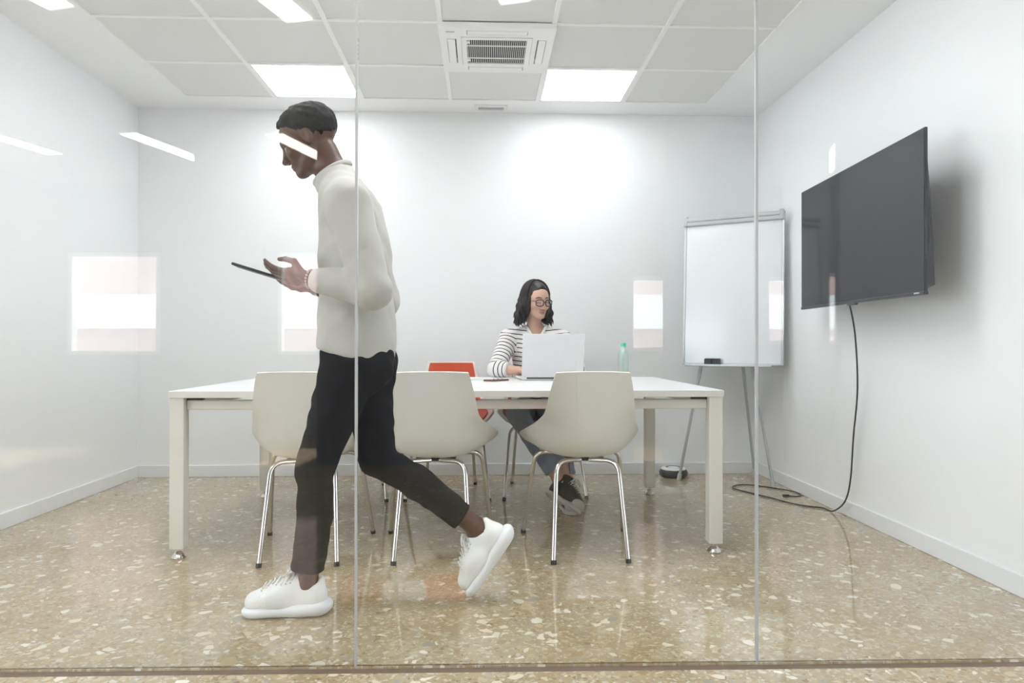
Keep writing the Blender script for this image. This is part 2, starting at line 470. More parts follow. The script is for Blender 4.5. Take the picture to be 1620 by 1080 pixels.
# street front opposite
PINK = grain(mat('pink_stucco', (0.52, 0.35, 0.32), 0.85), 30, 0.2, 0.06)
WST = mat('white_stucco', (0.85, 0.84, 0.80), 0.85)
fac = thing('building', 'pink stucco street front with white bands seen through the far windows', 'building', (0, -14, 0))
box('wall', (-14, -.5, -3), (14, 0, 9), PINK, fac)
box('band', (-14, 0, 1.35), (14, .25, 2.2), WST, fac)
box('band', (-14, 0, -3), (14, .2, 0.1), WST, fac)
box('street', (-16, 0, -3.1), (16, 8, -3.0), mat('street_grey', (0.35, 0.35, 0.36), 0.9), kind='structure').location = (0, -14, 0)

# linear ceiling lights of the corridor
dv = Vector((0.26, -0.965)); dv.normalize()
strips = [(-4.2, -.90), (-2.92, -1.43), (-1.77, -1.44), (-.62, -1.50), (.53, -1.58), (1.68, -1.55), (2.83, -1.50),
          (-2.45, 1.87), (-1.31, 1.74), (-.20, 1.95)]
ORD = ['first', 'second', 'third', 'fourth', 'fifth', 'sixth', 'seventh']
for k, (x, y) in enumerate(strips):
    lab = 'slim white linear ceiling light in the row %s, %s from the left' % (('farther behind the camera', ORD[k]) if k < 7 else ('nearest the glass partition', ORD[k - 7]))
    t = thing('linear_ceiling_light', lab, 'ceiling light', (x, y, ZC), math.atan2(dv.y, dv.x), 'linear lights over the corridor')
    L = 1.22
    box('housing', (0, -.085, -.02), (L, .085, 0), WHITEP, t)
    box('diffuser', (.01, -.075, -.026), (L - .01, .075, -.0195), STRIP, t)

# ------------------------------------------------------------------ table
def make_table():
    t = thing('meeting_table', 'long white meeting table with square cream metal legs in the middle of the room', 'table', (-0.146, 3.90, 0))
    x0, x1, y0, y1 = -1.236, 1.236, -0.675, 0.675
    box('tabletop', (x0, y0, .711), (x1, y1, .741), TOPW, t, 0.002)
    for lo, hi in (((x0 - .0015, y0 - .0015), (x1 + .0015, y0 + .0005)), ((x0 - .0015, y1 - .0005), (x1 + .0015, y1 + .0015)), ((x0 - .0015, y0), (x0 + .0005, y1)), ((x1 - .0005, y0), (x1 + .0015, y1))):
        box('edge_band', (*lo, .7115), (*hi, .7395), EDGE, t)
    for sx in (-1, 1):
        for sy in (-1, 1):
            cx, cy = sx * (x1 - .034), sy * (y1 - .034)
            l = box('leg', (cx - .031, cy - .031, .045), (cx + .031, cy + .031, .711), CREAM, t, 0.003)
            B().lathe([(.030, 0), (.033, .004), (.030, .012), (.016, .026), (.010, .032), (.010, .046)], (cx, cy, 0), 24).build('levelling_foot', CHROME, l, True, auto=40)
    # rails set a little below the top
    for sy in (-1, 1):
        cy = sy * (y1 - .05)
        box('rail', (x0 + .066, cy - .018, .655), (x1 - .066, cy + .018, .698), CREAM, t, 0.006)
        for sx in (-1, 1):
            box('spacer', (sx * (x1 - .10) - .035, cy - .012, .697), (sx * (x1 - .10) + .035, cy + .012, .7112), BLACKP, t)
        box('spacer', (-.035, cy - .012, .697), (.035, cy + .012, .7112), GREYAL, t)
    for sx in (-1, 1):
        cx = sx * (x1 - .05)
        box('rail', (cx - .018, y0 + .066, .655), (cx + .018, y1 - .066, .698), CREAM, t, 0.006)
make_table()

# ------------------------------------------------------------------ chairs
def grid_rows():
    R_ = [(-.318, .832, .158, -.312, .828), (-.312, .80, .168, -.300, .797), (-.300, .73, .184, -.270, .725), (-.286, .66, .198, -.225, .650),
          (-.270, .59, .216, -.150, .612), (-.238, .51, .250, -.035, .570), (-.175, .457, .281, .080, .532), (-.06, .438, .264, .125, .502),
          (.06, .440, .238, .170, .478), (.16, .445, .215, .205, .466), (.225, .436, .190, .222, .444), (.243, .420, .170, .236, .425)]
    sp = [spline([(0, r[0], r[1]) for r in R_], 4), spline([(r[2], r[3], r[4]) for r in R_], 4)]
    rows = []
    nu = 24
    for c, e in zip(*sp):
        row = []
        for k in range(nu + 1):
            u = -1 + 2 * k / nu
            w = abs(u) ** 3.0
            xx = e.x * (abs(u) * 0.9 + 0.1 * abs(u) ** 4) * (1 if u > 0 else -1)
            row.append(Vector((xx, c.y + (e.y - c.y) * w, c.z + (e.z - c.z) * w)))
        rows.append(row)
    return rows
def normals(rows):
    n = len(rows); m = len(rows[0]); N = []
    for i in range(n):
        r = []
        for k in range(m):
            a = rows[min(i + 1, n - 1)][k] - rows[max(i - 1, 0)][k]
            b = rows[i][min(k + 1, m - 1)] - rows[i][max(k - 1, 0)]
            r.append(b.cross(a).normalized())
        N.append(r)
    return N
def slab(rows, N, t0, t1):
    n = len(rows); m = len(rows[0]); b = B()
    V = [rows[i][k] + N[i][k] * t0 for i in range(n) for k in range(m)] + [rows[i][k] + N[i][k] * t1 for i in range(n) for k in range(m)]
    o = n * m; Fc = []
    for i in range(n - 1):
        for k in range(m - 1):
            a = i * m + k
            Fc.append((a, a + 1, a + m + 1, a + m)); Fc.append((o + a, o + a + m, o + a + m + 1, o + a + 1))
    def wall(p, q): Fc.append((p, q, q + o, p + o))
    for k in range(m - 1): wall(k + 1, k); wall((n - 1) * m + k, (n - 1) * m + k + 1)
    for i in range(n - 1): wall(i * m, (i + 1) * m); wall((i + 1) * m + m - 1, i * m + m - 1)
    return b.add(V, Fc)
ROWS = grid_rows(); NRM = normals(ROWS)
# which side of the surface is the sitter's: normal at the seat middle should point up
SGN = 1 if NRM[len(NRM) * 7 // 11][12].z > 0 else -1
NRM = [[n * SGN for n in r] for r in NRM]

def make_chair(label, fabric, loc, rz, group):
    t = thing('meeting_chair', label, 'chair', loc, rz, group)
    slab(ROWS, NRM, -.006, .006).build('shell', SHELL, t, True, auto=50)
    sub = [r[1:-1] for r in ROWS[2:-2]]; sn = [r[1:-1] for r in NRM[2:-2]]
    slab(sub, sn, .005, .016).build('upholstery_pad', fabric, t, True, auto=50)
    for sx in (-1, 1):
        for fx, fy, tx, ty, tz in ((.163, -.262, .138, -.165, .428), (.253, .262, .205, .13, .432)):
            P = [(sx * fx, fy, .012), (sx * tx, ty, tz), (sx * .02, ty * .55, tz - .004)]
            l = B().tube(arc_pts(P, 8, .06), .0105, 12).build('leg', CHROME, t, True, auto=50)
            d = (Vector(P[1]) - Vector(P[0])).normalized()
            p = Vector(P[0])
            B().tube([p - d * .012, p + d * .006], [.0125, .0125], 12).build('foot_cap', BLACKP, l)
    box('mounting_plate', (-.09, -.1, .418), (.09, .09, .433), BLACKP, t, 0.004)
    return t
fg = 'white shell chairs on the near side of the table'; bg_ = 'white shell chairs on the far side of the table'
make_chair('white shell chair with chrome legs right behind the walking man', LIME, (-.795, 3.37, 0), 0.03, fg)
make_chair('white shell chair with chrome legs at the near middle of the table', RED, (-.214, 3.37, 0), -0.02, fg)
make_chair('white shell chair with chrome legs directly in front of the open laptop', RED, (.462, 3.365, 0), 0.02, fg)
make_chair('red padded shell chair across the table, mostly hidden by the walking man', RED, (-.832, 4.62, 0), math.pi, bg_)
make_chair('empty orange padded shell chair across the table beside the seated woman', ORANGE, (-.215, 4.62, 0), math.pi, bg_)
make_chair('dark red padded shell chair the woman sits on', RED, (.372, 4.66, 0), math.pi + 0.04, bg_)

# ------------------------------------------------------------------ things on the table
def laptop():
    t = thing('laptop', 'open silver laptop with blank lid turned to the camera on the table', 'laptop', (.405, 4.178, .741), 0.10)
    w = .183
    box('base', (-w, 0, 0.002), (w, .25, .016), LAPTOP, t, 0.004)
    k = B()
    for r in range(5):
        for c in range(13): k.box((-.15 + c * .0233, .04 + r * .022, .016), (-.131 + c * .0233, .058 + r * .022, .0175))
    k.build('keyboard', KEYS, t, kind='stuff')
    box('touchpad', (-.05, .165, .0155), (.05, .235, .0165), KEYS, t)
    lid = B().box((-w, -.004, 0), (w, .004, .258), 0.0035)
    M = Matrix.Translation((0, .004, .014)) @ Matrix.Rotation(math.radians(10), 4, 'X')
    l = lid.move(M).build('lid', LAPTOP, t)
    sc = B().box((-w + .008, .0041, .014), (w - .008, .0052, .248)).move(M).build('screen', SCREEN, l)
    B().tube([(-w + .03, .004, .012), (w - .03, .004, .012)], .006, 10).build('hinge', DARK, t)
laptop()
t = thing('smartphone', 'smartphone in a brown case lying on the table left of the laptop', 'phone', (.075, 4.075, .741), math.radians(-38))
box('case', (-.036, -.075, 0), (.036, .075, .010), mat('brown_leather', (.16, .06, .035), .5), t, 0.004)
box('screen', (-.031, -.069, .0098), (.031, .069, .0108), SCREEN, t)
# papers
t = thing('paper_sheets', 'loose white paper sheets on the table between orange chair and woman', 'paper', (-.03, 4.36, .741), 0.5)
for k in range(3):
    b = B().box((-.105, -.148, .0004 + k * .0012), (.105, .148, .0012 + k * .0012)); b.move(Matrix.Rotation(.25 * k, 4, 'Z')).build('sheet', PAPER, t)
cb = spline([(.06, 4.22, .7445), (.0, 4.17, .7445), (-.07, 4.20, .7445), (-.04, 4.27, .7475), (.05, 4.265, .7475), (.13, 4.33, .7445)], 8)
tag(B().tube(cb, .0018, 6).build('thin_cable', mat('white_cable', (.75, .75, .75), .5), None, True), 'thin white cable curled on the papers beside the smartphone', 'cable')
# bottle
t = thing('water_bottle', 'clear green plastic water bottle standing on the table right of the laptop', 'bottle', (.822, 4.2, .741))
prof = [(.001, 0.002), (.024, 0.0), (.031, .006), (.032, .02)]
for k in range(7):
    z = .03 + k * .015; prof += [(.0325, z), (.0305, z + .0075)]
prof += [(.0325, .138), (.032, .15), (.028, .165), (.020, .180), (.0135, .190), (.0125, .198)]
B().lathe(prof, seg=32).build('bottle_body', PET, t, True)
B().lathe([(.0150, .196), (.0155, .199), (.0155, .213), (.014, .216)], seg=28).build('cap', mat('green_cap', (.12, .62, .42), .4), t, True, auto=40)
B().lathe([(.0165, .190), (.0165, .194)], seg=24).build('neck_ring', mat('green_ring', (.2, .7, .5), .4), t, True, auto=40)

# ------------------------------------------------------------------ flip chart
def flip_chart():
    t = thing('flip_chart_easel', 'white flip chart board on a grey tripod easel in the back right corner', 'whiteboard', (0, 0, 0))
    fa, fb = Vector((1.37, 5.0, 0)), Vector((1.93, 4.72, 0))
    ap = Vector((1.715, 4.985, 1.76)); bk = Vector((1.975, 5.17, 0))
    for p in (fa, fb, bk):
        a = p + (ap - p) * .012
        q = p + (ap - p) * .42
        l = B().tube([a, q], .0105, 12).build('leg', GREYAL, t, True, auto=50)
        B().tube([q - (ap - p) * .02, q], .0135, 12).build('leg_clamp', GREYPL, l, True, auto=50)
        B().tube([q - (ap - p) * .01, ap], .013, 12).build('upper_leg', GREYAL, l, True, auto=50)
        B().tube([p + Vector((0, 0, 0.001)), p + (ap - p) * .025], .015, 12).build('rubber_foot', GREYPL, l, True, auto=50)
    # board frame: local x along the width, z up, y away from the viewer
    L0, L1 = Vector((1.395, 4.985, .812)), Vector((1.955, 4.625, .812))
    ex = (L1 - L0).normalized(); w = (L1 - L0).length
    nb = Vector((ex.y, -ex.x, 0)); nb = nb if nb.y > 0 else -nb         # away from viewer
    lean = math.radians(3.2)
    ez = (Vector((0, 0, 1)) * math.cos(lean) + nb * math.sin(lean)).normalized()
    ey = ez.cross(ex)
    M = Matrix(((ex.x, ey.x, ez.x, L0.x), (ex.y, ey.y, ez.y, L0.y), (ex.z, ey.z, ez.z, L0.z), (0, 0, 0, 1)))
    h = 1.025
    B().box((.01, 0, .01), (w - .01, .012, h - .01)).move(M).build('board', BOARDW, t)
    fr = [((-.004, -.004, 0), (.014, .018, h)), ((w - .014, -.004, 0), (w + .004, .018, h)), ((0, -.004, -.003), (w, .018, .012)), ((0, -.004, h - .012), (w, .018, h))]
    for lo, hi in fr: B().box(lo, hi, .003).move(M).build('board_frame', GREYAL, t)
    # clamp bar for paper
    c = B().box((.0, -.026, h - .062), (w, .0, h - .032), .009).move(M).build('clamp_bar', GREYPL, t)
    B().box((.004, -.030, h - .034), (w - .004, .002, h - .004), .008).move(M).build('clamp_top', GREYPL, c)
    for xx in (.004, w - .02): B().box((xx - .008, -.03, h - .06), (xx + .02, .012, h + .006), .004).move(M).build('end_cap', GREYPL, c)
    # tray
    B().box((.03, -.06, -.014), (w - .06, .006, -.006), .002).move(M).build('pen_tray', GREYAL, t)
    B().box((.03, -.062, -.014), (w - .06, -.056, .000), .002).move(M).build('tray_lip', GREYAL, t)
    # eraser
    e = thing('board_eraser', 'black ribbed board eraser on the tray of the flip chart', 'eraser', M @ Vector((.215, -.031, -.004)), math.atan2(ex.y, ex.x))
    for k, xo in enumerate((-.052, .002)):
        box('body', (xo, -.022, 0), (xo + .05, .022, .040), BLACKP, e, 0.003)
    for k in range(6): box('rib', (-.047 + k * .0172, -.023, .036), (-.039 + k * .0172, .023, .0445), BLACKP, e)
flip_chart()

# puck on the floor
t = thing('round_speaker_puck', 'black round puck with a white ring on the floor by the easel foot', 'speaker', (1.367, 5.128, 0))
B().lathe([(.075, 0), (.098, .012), (.102, .035), (.092, .052), (.080, .060)], seg=40).build('body', BLACKP, t, True, auto=45)
B().lathe([(.0795, .056), (.088, .056), (.086, .064), (.062, .072), (.058, .069)], seg=40).build('white_ring', WHITEP, t, True, auto=45, label='glossy white ring')
B().lathe([(.060, .062), (.058, .071), (.03, .068), (.001, .067)], seg=36).build('top', BLACKP, t, True, auto=45)

# ------------------------------------------------------------------ wall screen
def television():
    a, b = Vector((1.85, 4.12)), Vector((1.79, 2.852))
    d = (b - a); w = d.length
    t = thing('wall_television', 'large black flat television mounted on the right wall', 'television', (a.x, a.y, 1.155), math.atan2(d.y, d.x))
    # local x along the screen (towards the camera), local y: away from viewer = +y? choose wall side
    h = .678
    s = 1 if (Matrix.Rotation(math.atan2(d.y, d.x), 3, 'Z') @ Vector((0, 1, 0))).x > 0 else -1
    def bx(name, lo, hi, m, par=t, bev=0.0, **k):
        l = (lo[0], min(s * lo[1], s * hi[1]), lo[2]); u = (hi[0], max(s * lo[1], s * hi[1]), hi[2])
        return box(name, l, u, m, par, bev, **k)
    bx('panel', (0, .001, 0), (w, .014, h), BLACKP, bev=.003)
    bx('screen', (.005, -.0005, .013), (w - .005, .0012, h - .006), SCREEN)
    bx('bezel', (0, -.003, -.004), (w, .016, .010), BLACKP, bev=.002)
    bk = B()
    y0, y1 = .013, .065
    x0, x1, z0, z1 = .03, w - .01, .02, .60
    i = .10
    v = [(x0, s * y0, z0), (x1, s * y0, z0), (x1, s * y0, z1), (x0, s * y0, z1), (x0 + i, s * y1, z0 + .02), (x1 - .03, s * y1, z0 + .02), (x1 - .06, s * y1, z1 - .2), (x0 + i, s * y1, z1 - .2)]
    f = [(0,1,2,3),(7,6,5,4),(0,4,5,1),(1,5,6,2),(2,6,7,3),(3,7,4,0)]
    bk.add(v, f).build('back_housing', BLACKP, t)
    bx('logo_badge', (w - .075, -.0035, .002), (w - .035, -.0028, .008), GREYAL, label='tiny silver badge')
    bx('sensor', (w * .46, -.004, -.012), (w * .46 + .09, .012, -.003), BLACKP, bev=.002)
    bx('wall_mount', (w * .3, .06, .2), (w * .68, .155, .45), DARK)
    return t
television()

cab = [(1.865, 3.60, 1.16), (1.905, 3.62, 1.00), (1.96, 3.70, .72), (1.99, 3.80, .45), (1.995, 3.84, .22), (1.985, 3.88, .09), (1.975, 3.99, .012), (1.96, 4.09, .006),
       (1.90, 4.13, .006), (1.83, 4.22, .006), (1.775, 4.36, .006), (1.70, 4.52, .006), (1.645, 4.68, .006), (1.70, 4.775, .006), (1.80, 4.78, .006), (1.90, 4.68, .006),
       (1.985, 4.57, .006), (1.998, 4.46, .006), (1.95, 4.405, .006), (1.90, 4.42, .006)]
t = thing('television_cable', 'black cable hanging from the television and coiled on the floor', 'cable', (0, 0, 0))
B().tube(spline(cab, 8), .0045, 8).build('cord', BLACKP, t, True)
B().box((1.865, 4.413, 0), (1.905, 4.431, .016), .003).build('plug', BLACKP, t)
B().tube([(1.868, 4.417, .008), (1.850, 4.417, .008)], .0025, 6).build('plug_pin', CHROME, t)

# ------------------------------------------------------------------ smooth implicit bodies
class Field:
    """signed distance samples on a rectilinear grid; add() blends shapes, mesh() extracts the surface (surface nets)"""
    FAR = 0.12
    def __init__(s, xs, ys, zs):
        s.ax = [np.asarray(a, np.float32) for a in (xs, ys, zs)]
        s.D = np.full([len(a) for a in s.ax], s.FAR, np.float32)
    def sub(s, lo, hi):
        sl = []
        for a, l, h in zip(s.ax, lo, hi):
            i0, i1 = np.searchsorted(a, [l, h]); sl.append(slice(max(0, i0 - 1), min(len(a), i1 + 1)))
        g = np.meshgrid(*[a[q] for a, q in zip(s.ax, sl)], indexing='ij')
        return tuple(sl), np.stack(g, -1)
    def _ap(s, sl, d, k, mode):
        E = s.D[sl]
        if mode == 'add':
            if k > 0:
                h = np.clip(0.5 + 0.5 * (E - d) / k, 0, 1); s.D[sl] = E + (d - E) * h - k * h * (1 - h)
            else: s.D[sl] = np.minimum(E, d)
        else:
            d = -d
            if k > 0:
                h = np.clip(0.5 - 0.5 * (E - d) / k, 0, 1); s.D[sl] = E + (d - E) * h + k * h * (1 - h)
            else: s.D[sl] = np.maximum(E, d)
    def cap(s, a, b, ra, rb=None, k=0.02, mode='add', flat=None):
        a = np.array(a, np.float32); b = np.array(b, np.float32); rb = ra if rb is None else rb
        R_ = max(ra, rb) + max(k, .02) + .02
        sl, P = s.sub(np.minimum(a, b) - R_, np.maximum(a, b) + R_)
        if 0 in P.shape: return s
        v = b - a; t = np.clip(((P - a) @ v) / max(float(v @ v), 1e-9), 0, 1)
        Q = P - (a + t[..., None] * v)
        if flat is not None:
            n = np.array(flat[0], np.float32); n = n / np.linalg.norm(n); c = Q @ n
            Q = Q + (c * (1 / flat[1] - 1))[..., None] * n
        d = np.linalg.norm(Q, axis=-1) - (ra + (rb - ra) * t)
        if flat is not None: d = d * min(1.0, (flat[1] + 1) / 2)
        s._ap(sl, d, k, mode); return s
    def chain(s, pts, rs, k=0.02, **kw):
        for i in range(len(pts) - 1): s.cap(pts[i], pts[i + 1], rs[i], rs[i + 1], k, **kw)
        return s
    def ell(s, c, r, M=None, k=0.02, mode='add'):
        c = np.array(c, np.float32); r = np.array(r, np.float32)
        R_ = float(r.max()) + max(k, .02) + .02
        sl, P = s.sub(c - R_, c + R_)
        if 0 in P.shape: return s
        Q = P - c
        if M is not None: Q = Q @ np.array(M, np.float32)        # columns of M = local axes
        k0 = np.linalg.norm(Q / r, axis=-1); k1 = np.linalg.norm(Q / (r * r), axis=-1)
        d = np.where(k1 > 1e-6, k0 * (k0 - 1) / np.maximum(k1, 1e-6), -float(r.min()))
        s._ap(sl, d, k, mode); return s
    def plane_cut(s, p, n, k=0.004, lo=None, hi=None):
        """remove the side the normal points to, inside a box"""
        p = np.array(p, np.float32); n = np.array(n, np.float32); n = n / np.linalg.norm(n)
        lo = lo if lo is not None else [a[0] for a in s.ax]; hi = hi if hi is not None else [a[-1] for a in s.ax]
        sl, P = s.sub(lo, hi)
        s._ap(sl, -((P - p) @ n), k, 'cut'); return s
    def warp(s, fn, band=0.03):
        sl, P = s.sub([a[0] for a in s.ax], [a[-1] for a in s.ax])
        m = np.abs(s.D) < band
        s.D[m] += fn(P[m]).astype(np.float32); return s
    def mesh(s):
        D = s.D; N = D < 0
        nx, ny, nz = D.shape
        cs = [(i, j, k) for i in (0, 1) for j in (0, 1) for k in (0, 1)]
        def cut(A, c): return A[c[0]:nx - 1 + c[0], c[1]:ny - 1 + c[1], c[2]:nz - 1 + c[2]]
        cnt = sum(cut(N, c).astype(np.int8) for c in cs)
        act = (cnt > 0) & (cnt < 8)
        idx = np.argwhere(act)
        vid = np.full(act.shape, -1, np.int32); vid[act] = np.arange(len(idx))
        acc = np.zeros((len(idx), 3)); w = np.zeros(len(idx))
        for axis in range(3):
            for a in (0, 1):
                for b in (0, 1):
                    o = [a, b]; o.insert(axis, 0); c0 = np.array(o); c1 = c0.copy(); c1[axis] = 1
                    p0, p1 = idx + c0, idx + c1
                    d0 = D[tuple(p0.T)].astype(float); d1 = D[tuple(p1.T)].astype(float)
                    m = (d0 < 0) != (d1 < 0)
                    t = np.where(m, d0 / np.where(m, d0 - d1, 1), 0)
                    X0 = np.stack([s.ax[q][p0[:, q]] for q in range(3)], 1); X1 = np.stack([s.ax[q][p1[:, q]] for q in range(3)], 1)
                    acc += (X0 + (X1 - X0) * t[:, None]) * m[:, None]; w += m
        V = acc / np.maximum(w, 1)[:, None]
        Fs = []
        for axis in range(3):
            sh = [slice(1, -1)] * 3; sh[axis] = slice(0, -1)
            A = N[tuple(sh)]; sh2 = list(sh); sh2[axis] = slice(1, None); Bn = N[tuple(sh2)]
            e = np.argwhere(A != Bn)
            if not len(e): continue
            off = np.array([1, 1, 1]); off[axis] = 0
            e = e + off
            inside = N[tuple(e.T)]
            u, v = [q for q in range(3) if q != axis]
            def g(du, dv):
                c = e.copy(); c[:, u] -= du; c[:, v] -= dv; return vid[tuple(c.T)]
            q = np.stack([g(1, 1), g(0, 1), g(0, 0), g(1, 0)], 1)
            flip = inside if axis != 1 else ~inside
            q[~flip] = q[~flip][:, ::-1]
            Fs.append(q)
        return V, np.concatenate(Fs)

def rng(parts):
    """piecewise steps -> coordinates; parts = [(start, stop, step), ...]"""
    out = []
    for a, b, h in parts: out += list(np.arange(a, b - h * .3, h))
    out.append(parts[-1][1]); return np.array(out)

def body_obj(name, field, m, parent, color=None, attrs=None, smooth_iter=1, label=None, decimate=None):
    V, Q = field.mesh()
    me = bpy.data.meshes.new(name)
    off = np.array(parent_world(parent)) if parent is not None else np.zeros(3)
    me.vertices.add(len(V)); me.vertices.foreach_set('co', (V - off).astype(np.float32).ravel())
    me.loops.add(len(Q) * 4); me.loops.foreach_set('vertex_index', Q.astype(np.int32).ravel())
    me.polygons.add(len(Q)); me.polygons.foreach_set('loop_start', np.arange(0, len(Q) * 4, 4, dtype=np.int32))
    me.update(calc_edges=True); me.validate()
    me.polygons.foreach_set('use_smooth', [True] * len(me.polygons))
    if color is not None:
        ca = me.color_attributes.new('Col', 'FLOAT_COLOR', 'POINT')
        c = np.ones((len(V), 4), np.float32); c[:, :3] = color(V); ca.data.foreach_set('color', c.ravel())
    if attrs:
        for k, fn in attrs.items():
            at = me.attributes.new(k, 'FLOAT', 'POINT'); at.data.foreach_set('value', fn(V).astype(np.float32))
    me.materials.append(m)
    o = bpy.data.objects.new(name, me); COL.objects.link(o)
    if parent is not None: o.parent = parent
    if label: o['label'] = label
    if smooth_iter:
        bm = bmesh.new(); bm.from_mesh(me)
        for _ in range(smooth_iter): bmesh.ops.smooth_vert(bm, verts=bm.verts[:], factor=0.5, use_axis_x=True, use_axis_y=True, use_axis_z=True)
        bm.to_mesh(me); bm.free()
    return o
def parent_world(o):
    p = Vector((0, 0, 0))
    while o is not None: p += o.location; o = o.parent
    return p

def unit(v): v = np.array(v, float); return v / np.linalg.norm(v)
def frame(fwd, up):
    """columns: right(x), forward(y), up(z)"""
    f = unit(fwd); u = np.array(up, float); u = unit(u - f * (u @ f)); r = np.cross(f, u)
    return np.stack([r, f, u], 1)

def add_head(Fd, C, M, s=1.0, female=False, k=0.012):
    """head facing local +y, up +z, origin between the ears at eye level"""
    L = lambda x, y, z: np.array(C) + M @ (np.array([x, y, z]) * s)
    e = lambda c, r, kk=k, mode='add': Fd.ell(L(*c), np.array(r) * s, M, kk * s, mode)
    c_ = lambda a, b, ra, rb, kk=k, mode='add': Fd.cap(L(*a), L(*b), ra * s, rb * s, kk * s, mode)
    e((0, -.022, .034), (.074, .096, .086))
    e((0, .030, -.026), (.060, .062, .084), .03)
    e((0, .040, .030), (.060, .052, .055), .02)
    w = .048 if female else .053
    for q in (-1, 1):
        c_((q * w, .0, -.055), (q * .018, .062, -.098), .017, .014, .02)
        e((q * .040, .062, -.030), (.024, .022, .020), .018)
        c_((q * .010, .087, .020), (q * .046, .070, .018), .010, .009, .012)
    e((0, .074, -.102), (.020, .015, .014), .016)
    c_((0, .070, -.066), (0, .074, -.090), .022, .016, .016)
    for q in (-1, 1):
        e((q * .031, .100, -.002), (.018, .015, .011), .012, 'cut')
        e((q * .031, .073, -.002), (.0145, .0135, .0130), .003)
    c_((0, .087, .008), (0, .107, -.034), .008, .0105, .010)
    e((0, .110, -.038), (.0115, .011, .010), .006)
    for q in (-1, 1): e((q * .0125, .100, -.042), (.0085, .010, .007), .005)
    e((0, .0885, -.0655), (.022, .010, .0055), .004)
    e((0, .0870, -.0750), (.019, .010, .0065), .004)
    for q in (-1, 1):
        e((q * .073, -.012, -.010), (.010, .019, .031), .006)
        e((q * .082, -.006, -.008), (.006, .010, .017), .006, 'cut')

def head_color(V, C, M, s, skin, lip, brow, closed=0.5, iris=(.03, .018, .012)):
    Q = ((V - np.array(C)) @ M) / s
    c = np.tile(np.array(skin, np.float32), (len(V), 1))
    x, y, z = Q.T; ax = np.abs(x)
    inh = (np.abs(z) < .16) & (np.abs(y) < .16) & (ax < .12)
    lipm = inh & (y > .075) & ((x / .023) ** 2 + ((z + .070) / .0125) ** 2 < 1); c[lipm] = lip
    mouth = inh & (y > .075) & (np.abs(z + .0705) < .0018) & (ax < .021); c[mouth] = np.array(lip) * .45
    bz = .021 + .006 * np.clip(1 - ((ax - .030) / .022) ** 2, -1, 1)
    bm_ = inh & (y > .05) & (ax > .012) & (ax < .052) & (np.abs(z - bz) < .0042); c[bm_] = brow
    r = np.sqrt((ax - .031) ** 2 + (z + .002) ** 2)
    open_top = -.002 + .008 * (1 - 2 * closed)
    eye = inh & (y > .068) & (((ax - .031) / .0145) ** 2 + ((z + .004) / .008) ** 2 < 1) & (z < open_top)
    c[eye] = (.62, .60, .57)
    c[eye & (r < .0062)] = iris
    lash = inh & (y > .068) & (((ax - .031) / .0165) ** 2 + ((z + .004) / .010) ** 2 < 1) & (np.abs(z - open_top) < .0022); c[lash] = np.array(iris) * .8
    return c

def add_hand(Fd, W, d, n, s, curl=(.5, .5, .5, .5), thumb=.4, L=.185, k=.004, spread=.10, rr=1.0):
    """W wrist, d = direction of the fingers, n = direction the palm faces, s = side of the thumb"""
    d, n, s = unit(d), unit(n), unit(s); q = L / .19
    W = np.array(W, float)
    kn = []
    offs = [.031, .0105, -.0105, -.030]; lens = [.070, .079, .073, .057]; kl = [.092, .096, .091, .083]
    tips = []
    for i in range(4):
        K = W + d * kl[i] * q + s * offs[i] * q
        kn.append(K)
        Fd.cap(W + s * offs[i] * .55 * q + d * .008, K, .0135 * rr, .0105 * rr, .010, flat=(n, .85))
    Fd.cap(kn[0] - d * .03, kn[3] - d * .03, .012 * rr, .011 * rr, .012)
    for i in range(4):
        p = kn[i]; a = curl[i] * .55
        dirb = unit(d + s * spread * (1.2 - .8 * i))
        ang = 0
        r = [.0092, .0086, .0078, .0066]
        seg = [.45, .32, .23]
        for j in range(3):
            ang += a * (1.0 if j < 2 else .8)
            dd = dirb * math.cos(ang) + n * math.sin(ang)
            p2 = p + dd * lens[i] * q * seg[j] * 1.08
            Fd.cap(p, p2, r[j] * rr, r[j + 1] * rr, k if j == 0 else .003)
            p = p2
        tips.append(p)
    t0 = W + d * .022 * q + s * .024 * q
    t1 = W + d * .052 * q + s * (.048) * q + n * (.014 + .02 * thumb) * q
    t2 = t1 + unit(d * .85 + s * (.42 - .7 * thumb) + n * .35 * thumb) * .036 * q
    t3 = t2 + unit(d * .95 + s * (.15 - .6 * thumb) + n * .2 * thumb) * .029 * q
    Fd.cap(t0, t1, .0150 * rr, .0115 * rr, .012); Fd.cap(t1, t2, .0108 * rr, .0098 * rr, .004); Fd.cap(t2, t3, .0096 * rr, .0074 * rr, .003)
    return tips, t3

def wrinkle(amp, dirs, seed=0):
    r = np.random.RandomState(seed)
    ws = [(np.array(dv_, float) * fq + r.uniform(-3, 3, 3), r.uniform(0, 6.28)) for dv_, fq in dirs]
    def fn(P):
        o = 0
        for v, ph in ws: o = o + np.sin(P @ v + ph + 1.3 * np.sin(P @ v[[1, 2, 0]] * .6 + ph))
        return amp * o / len(ws)
    return fn

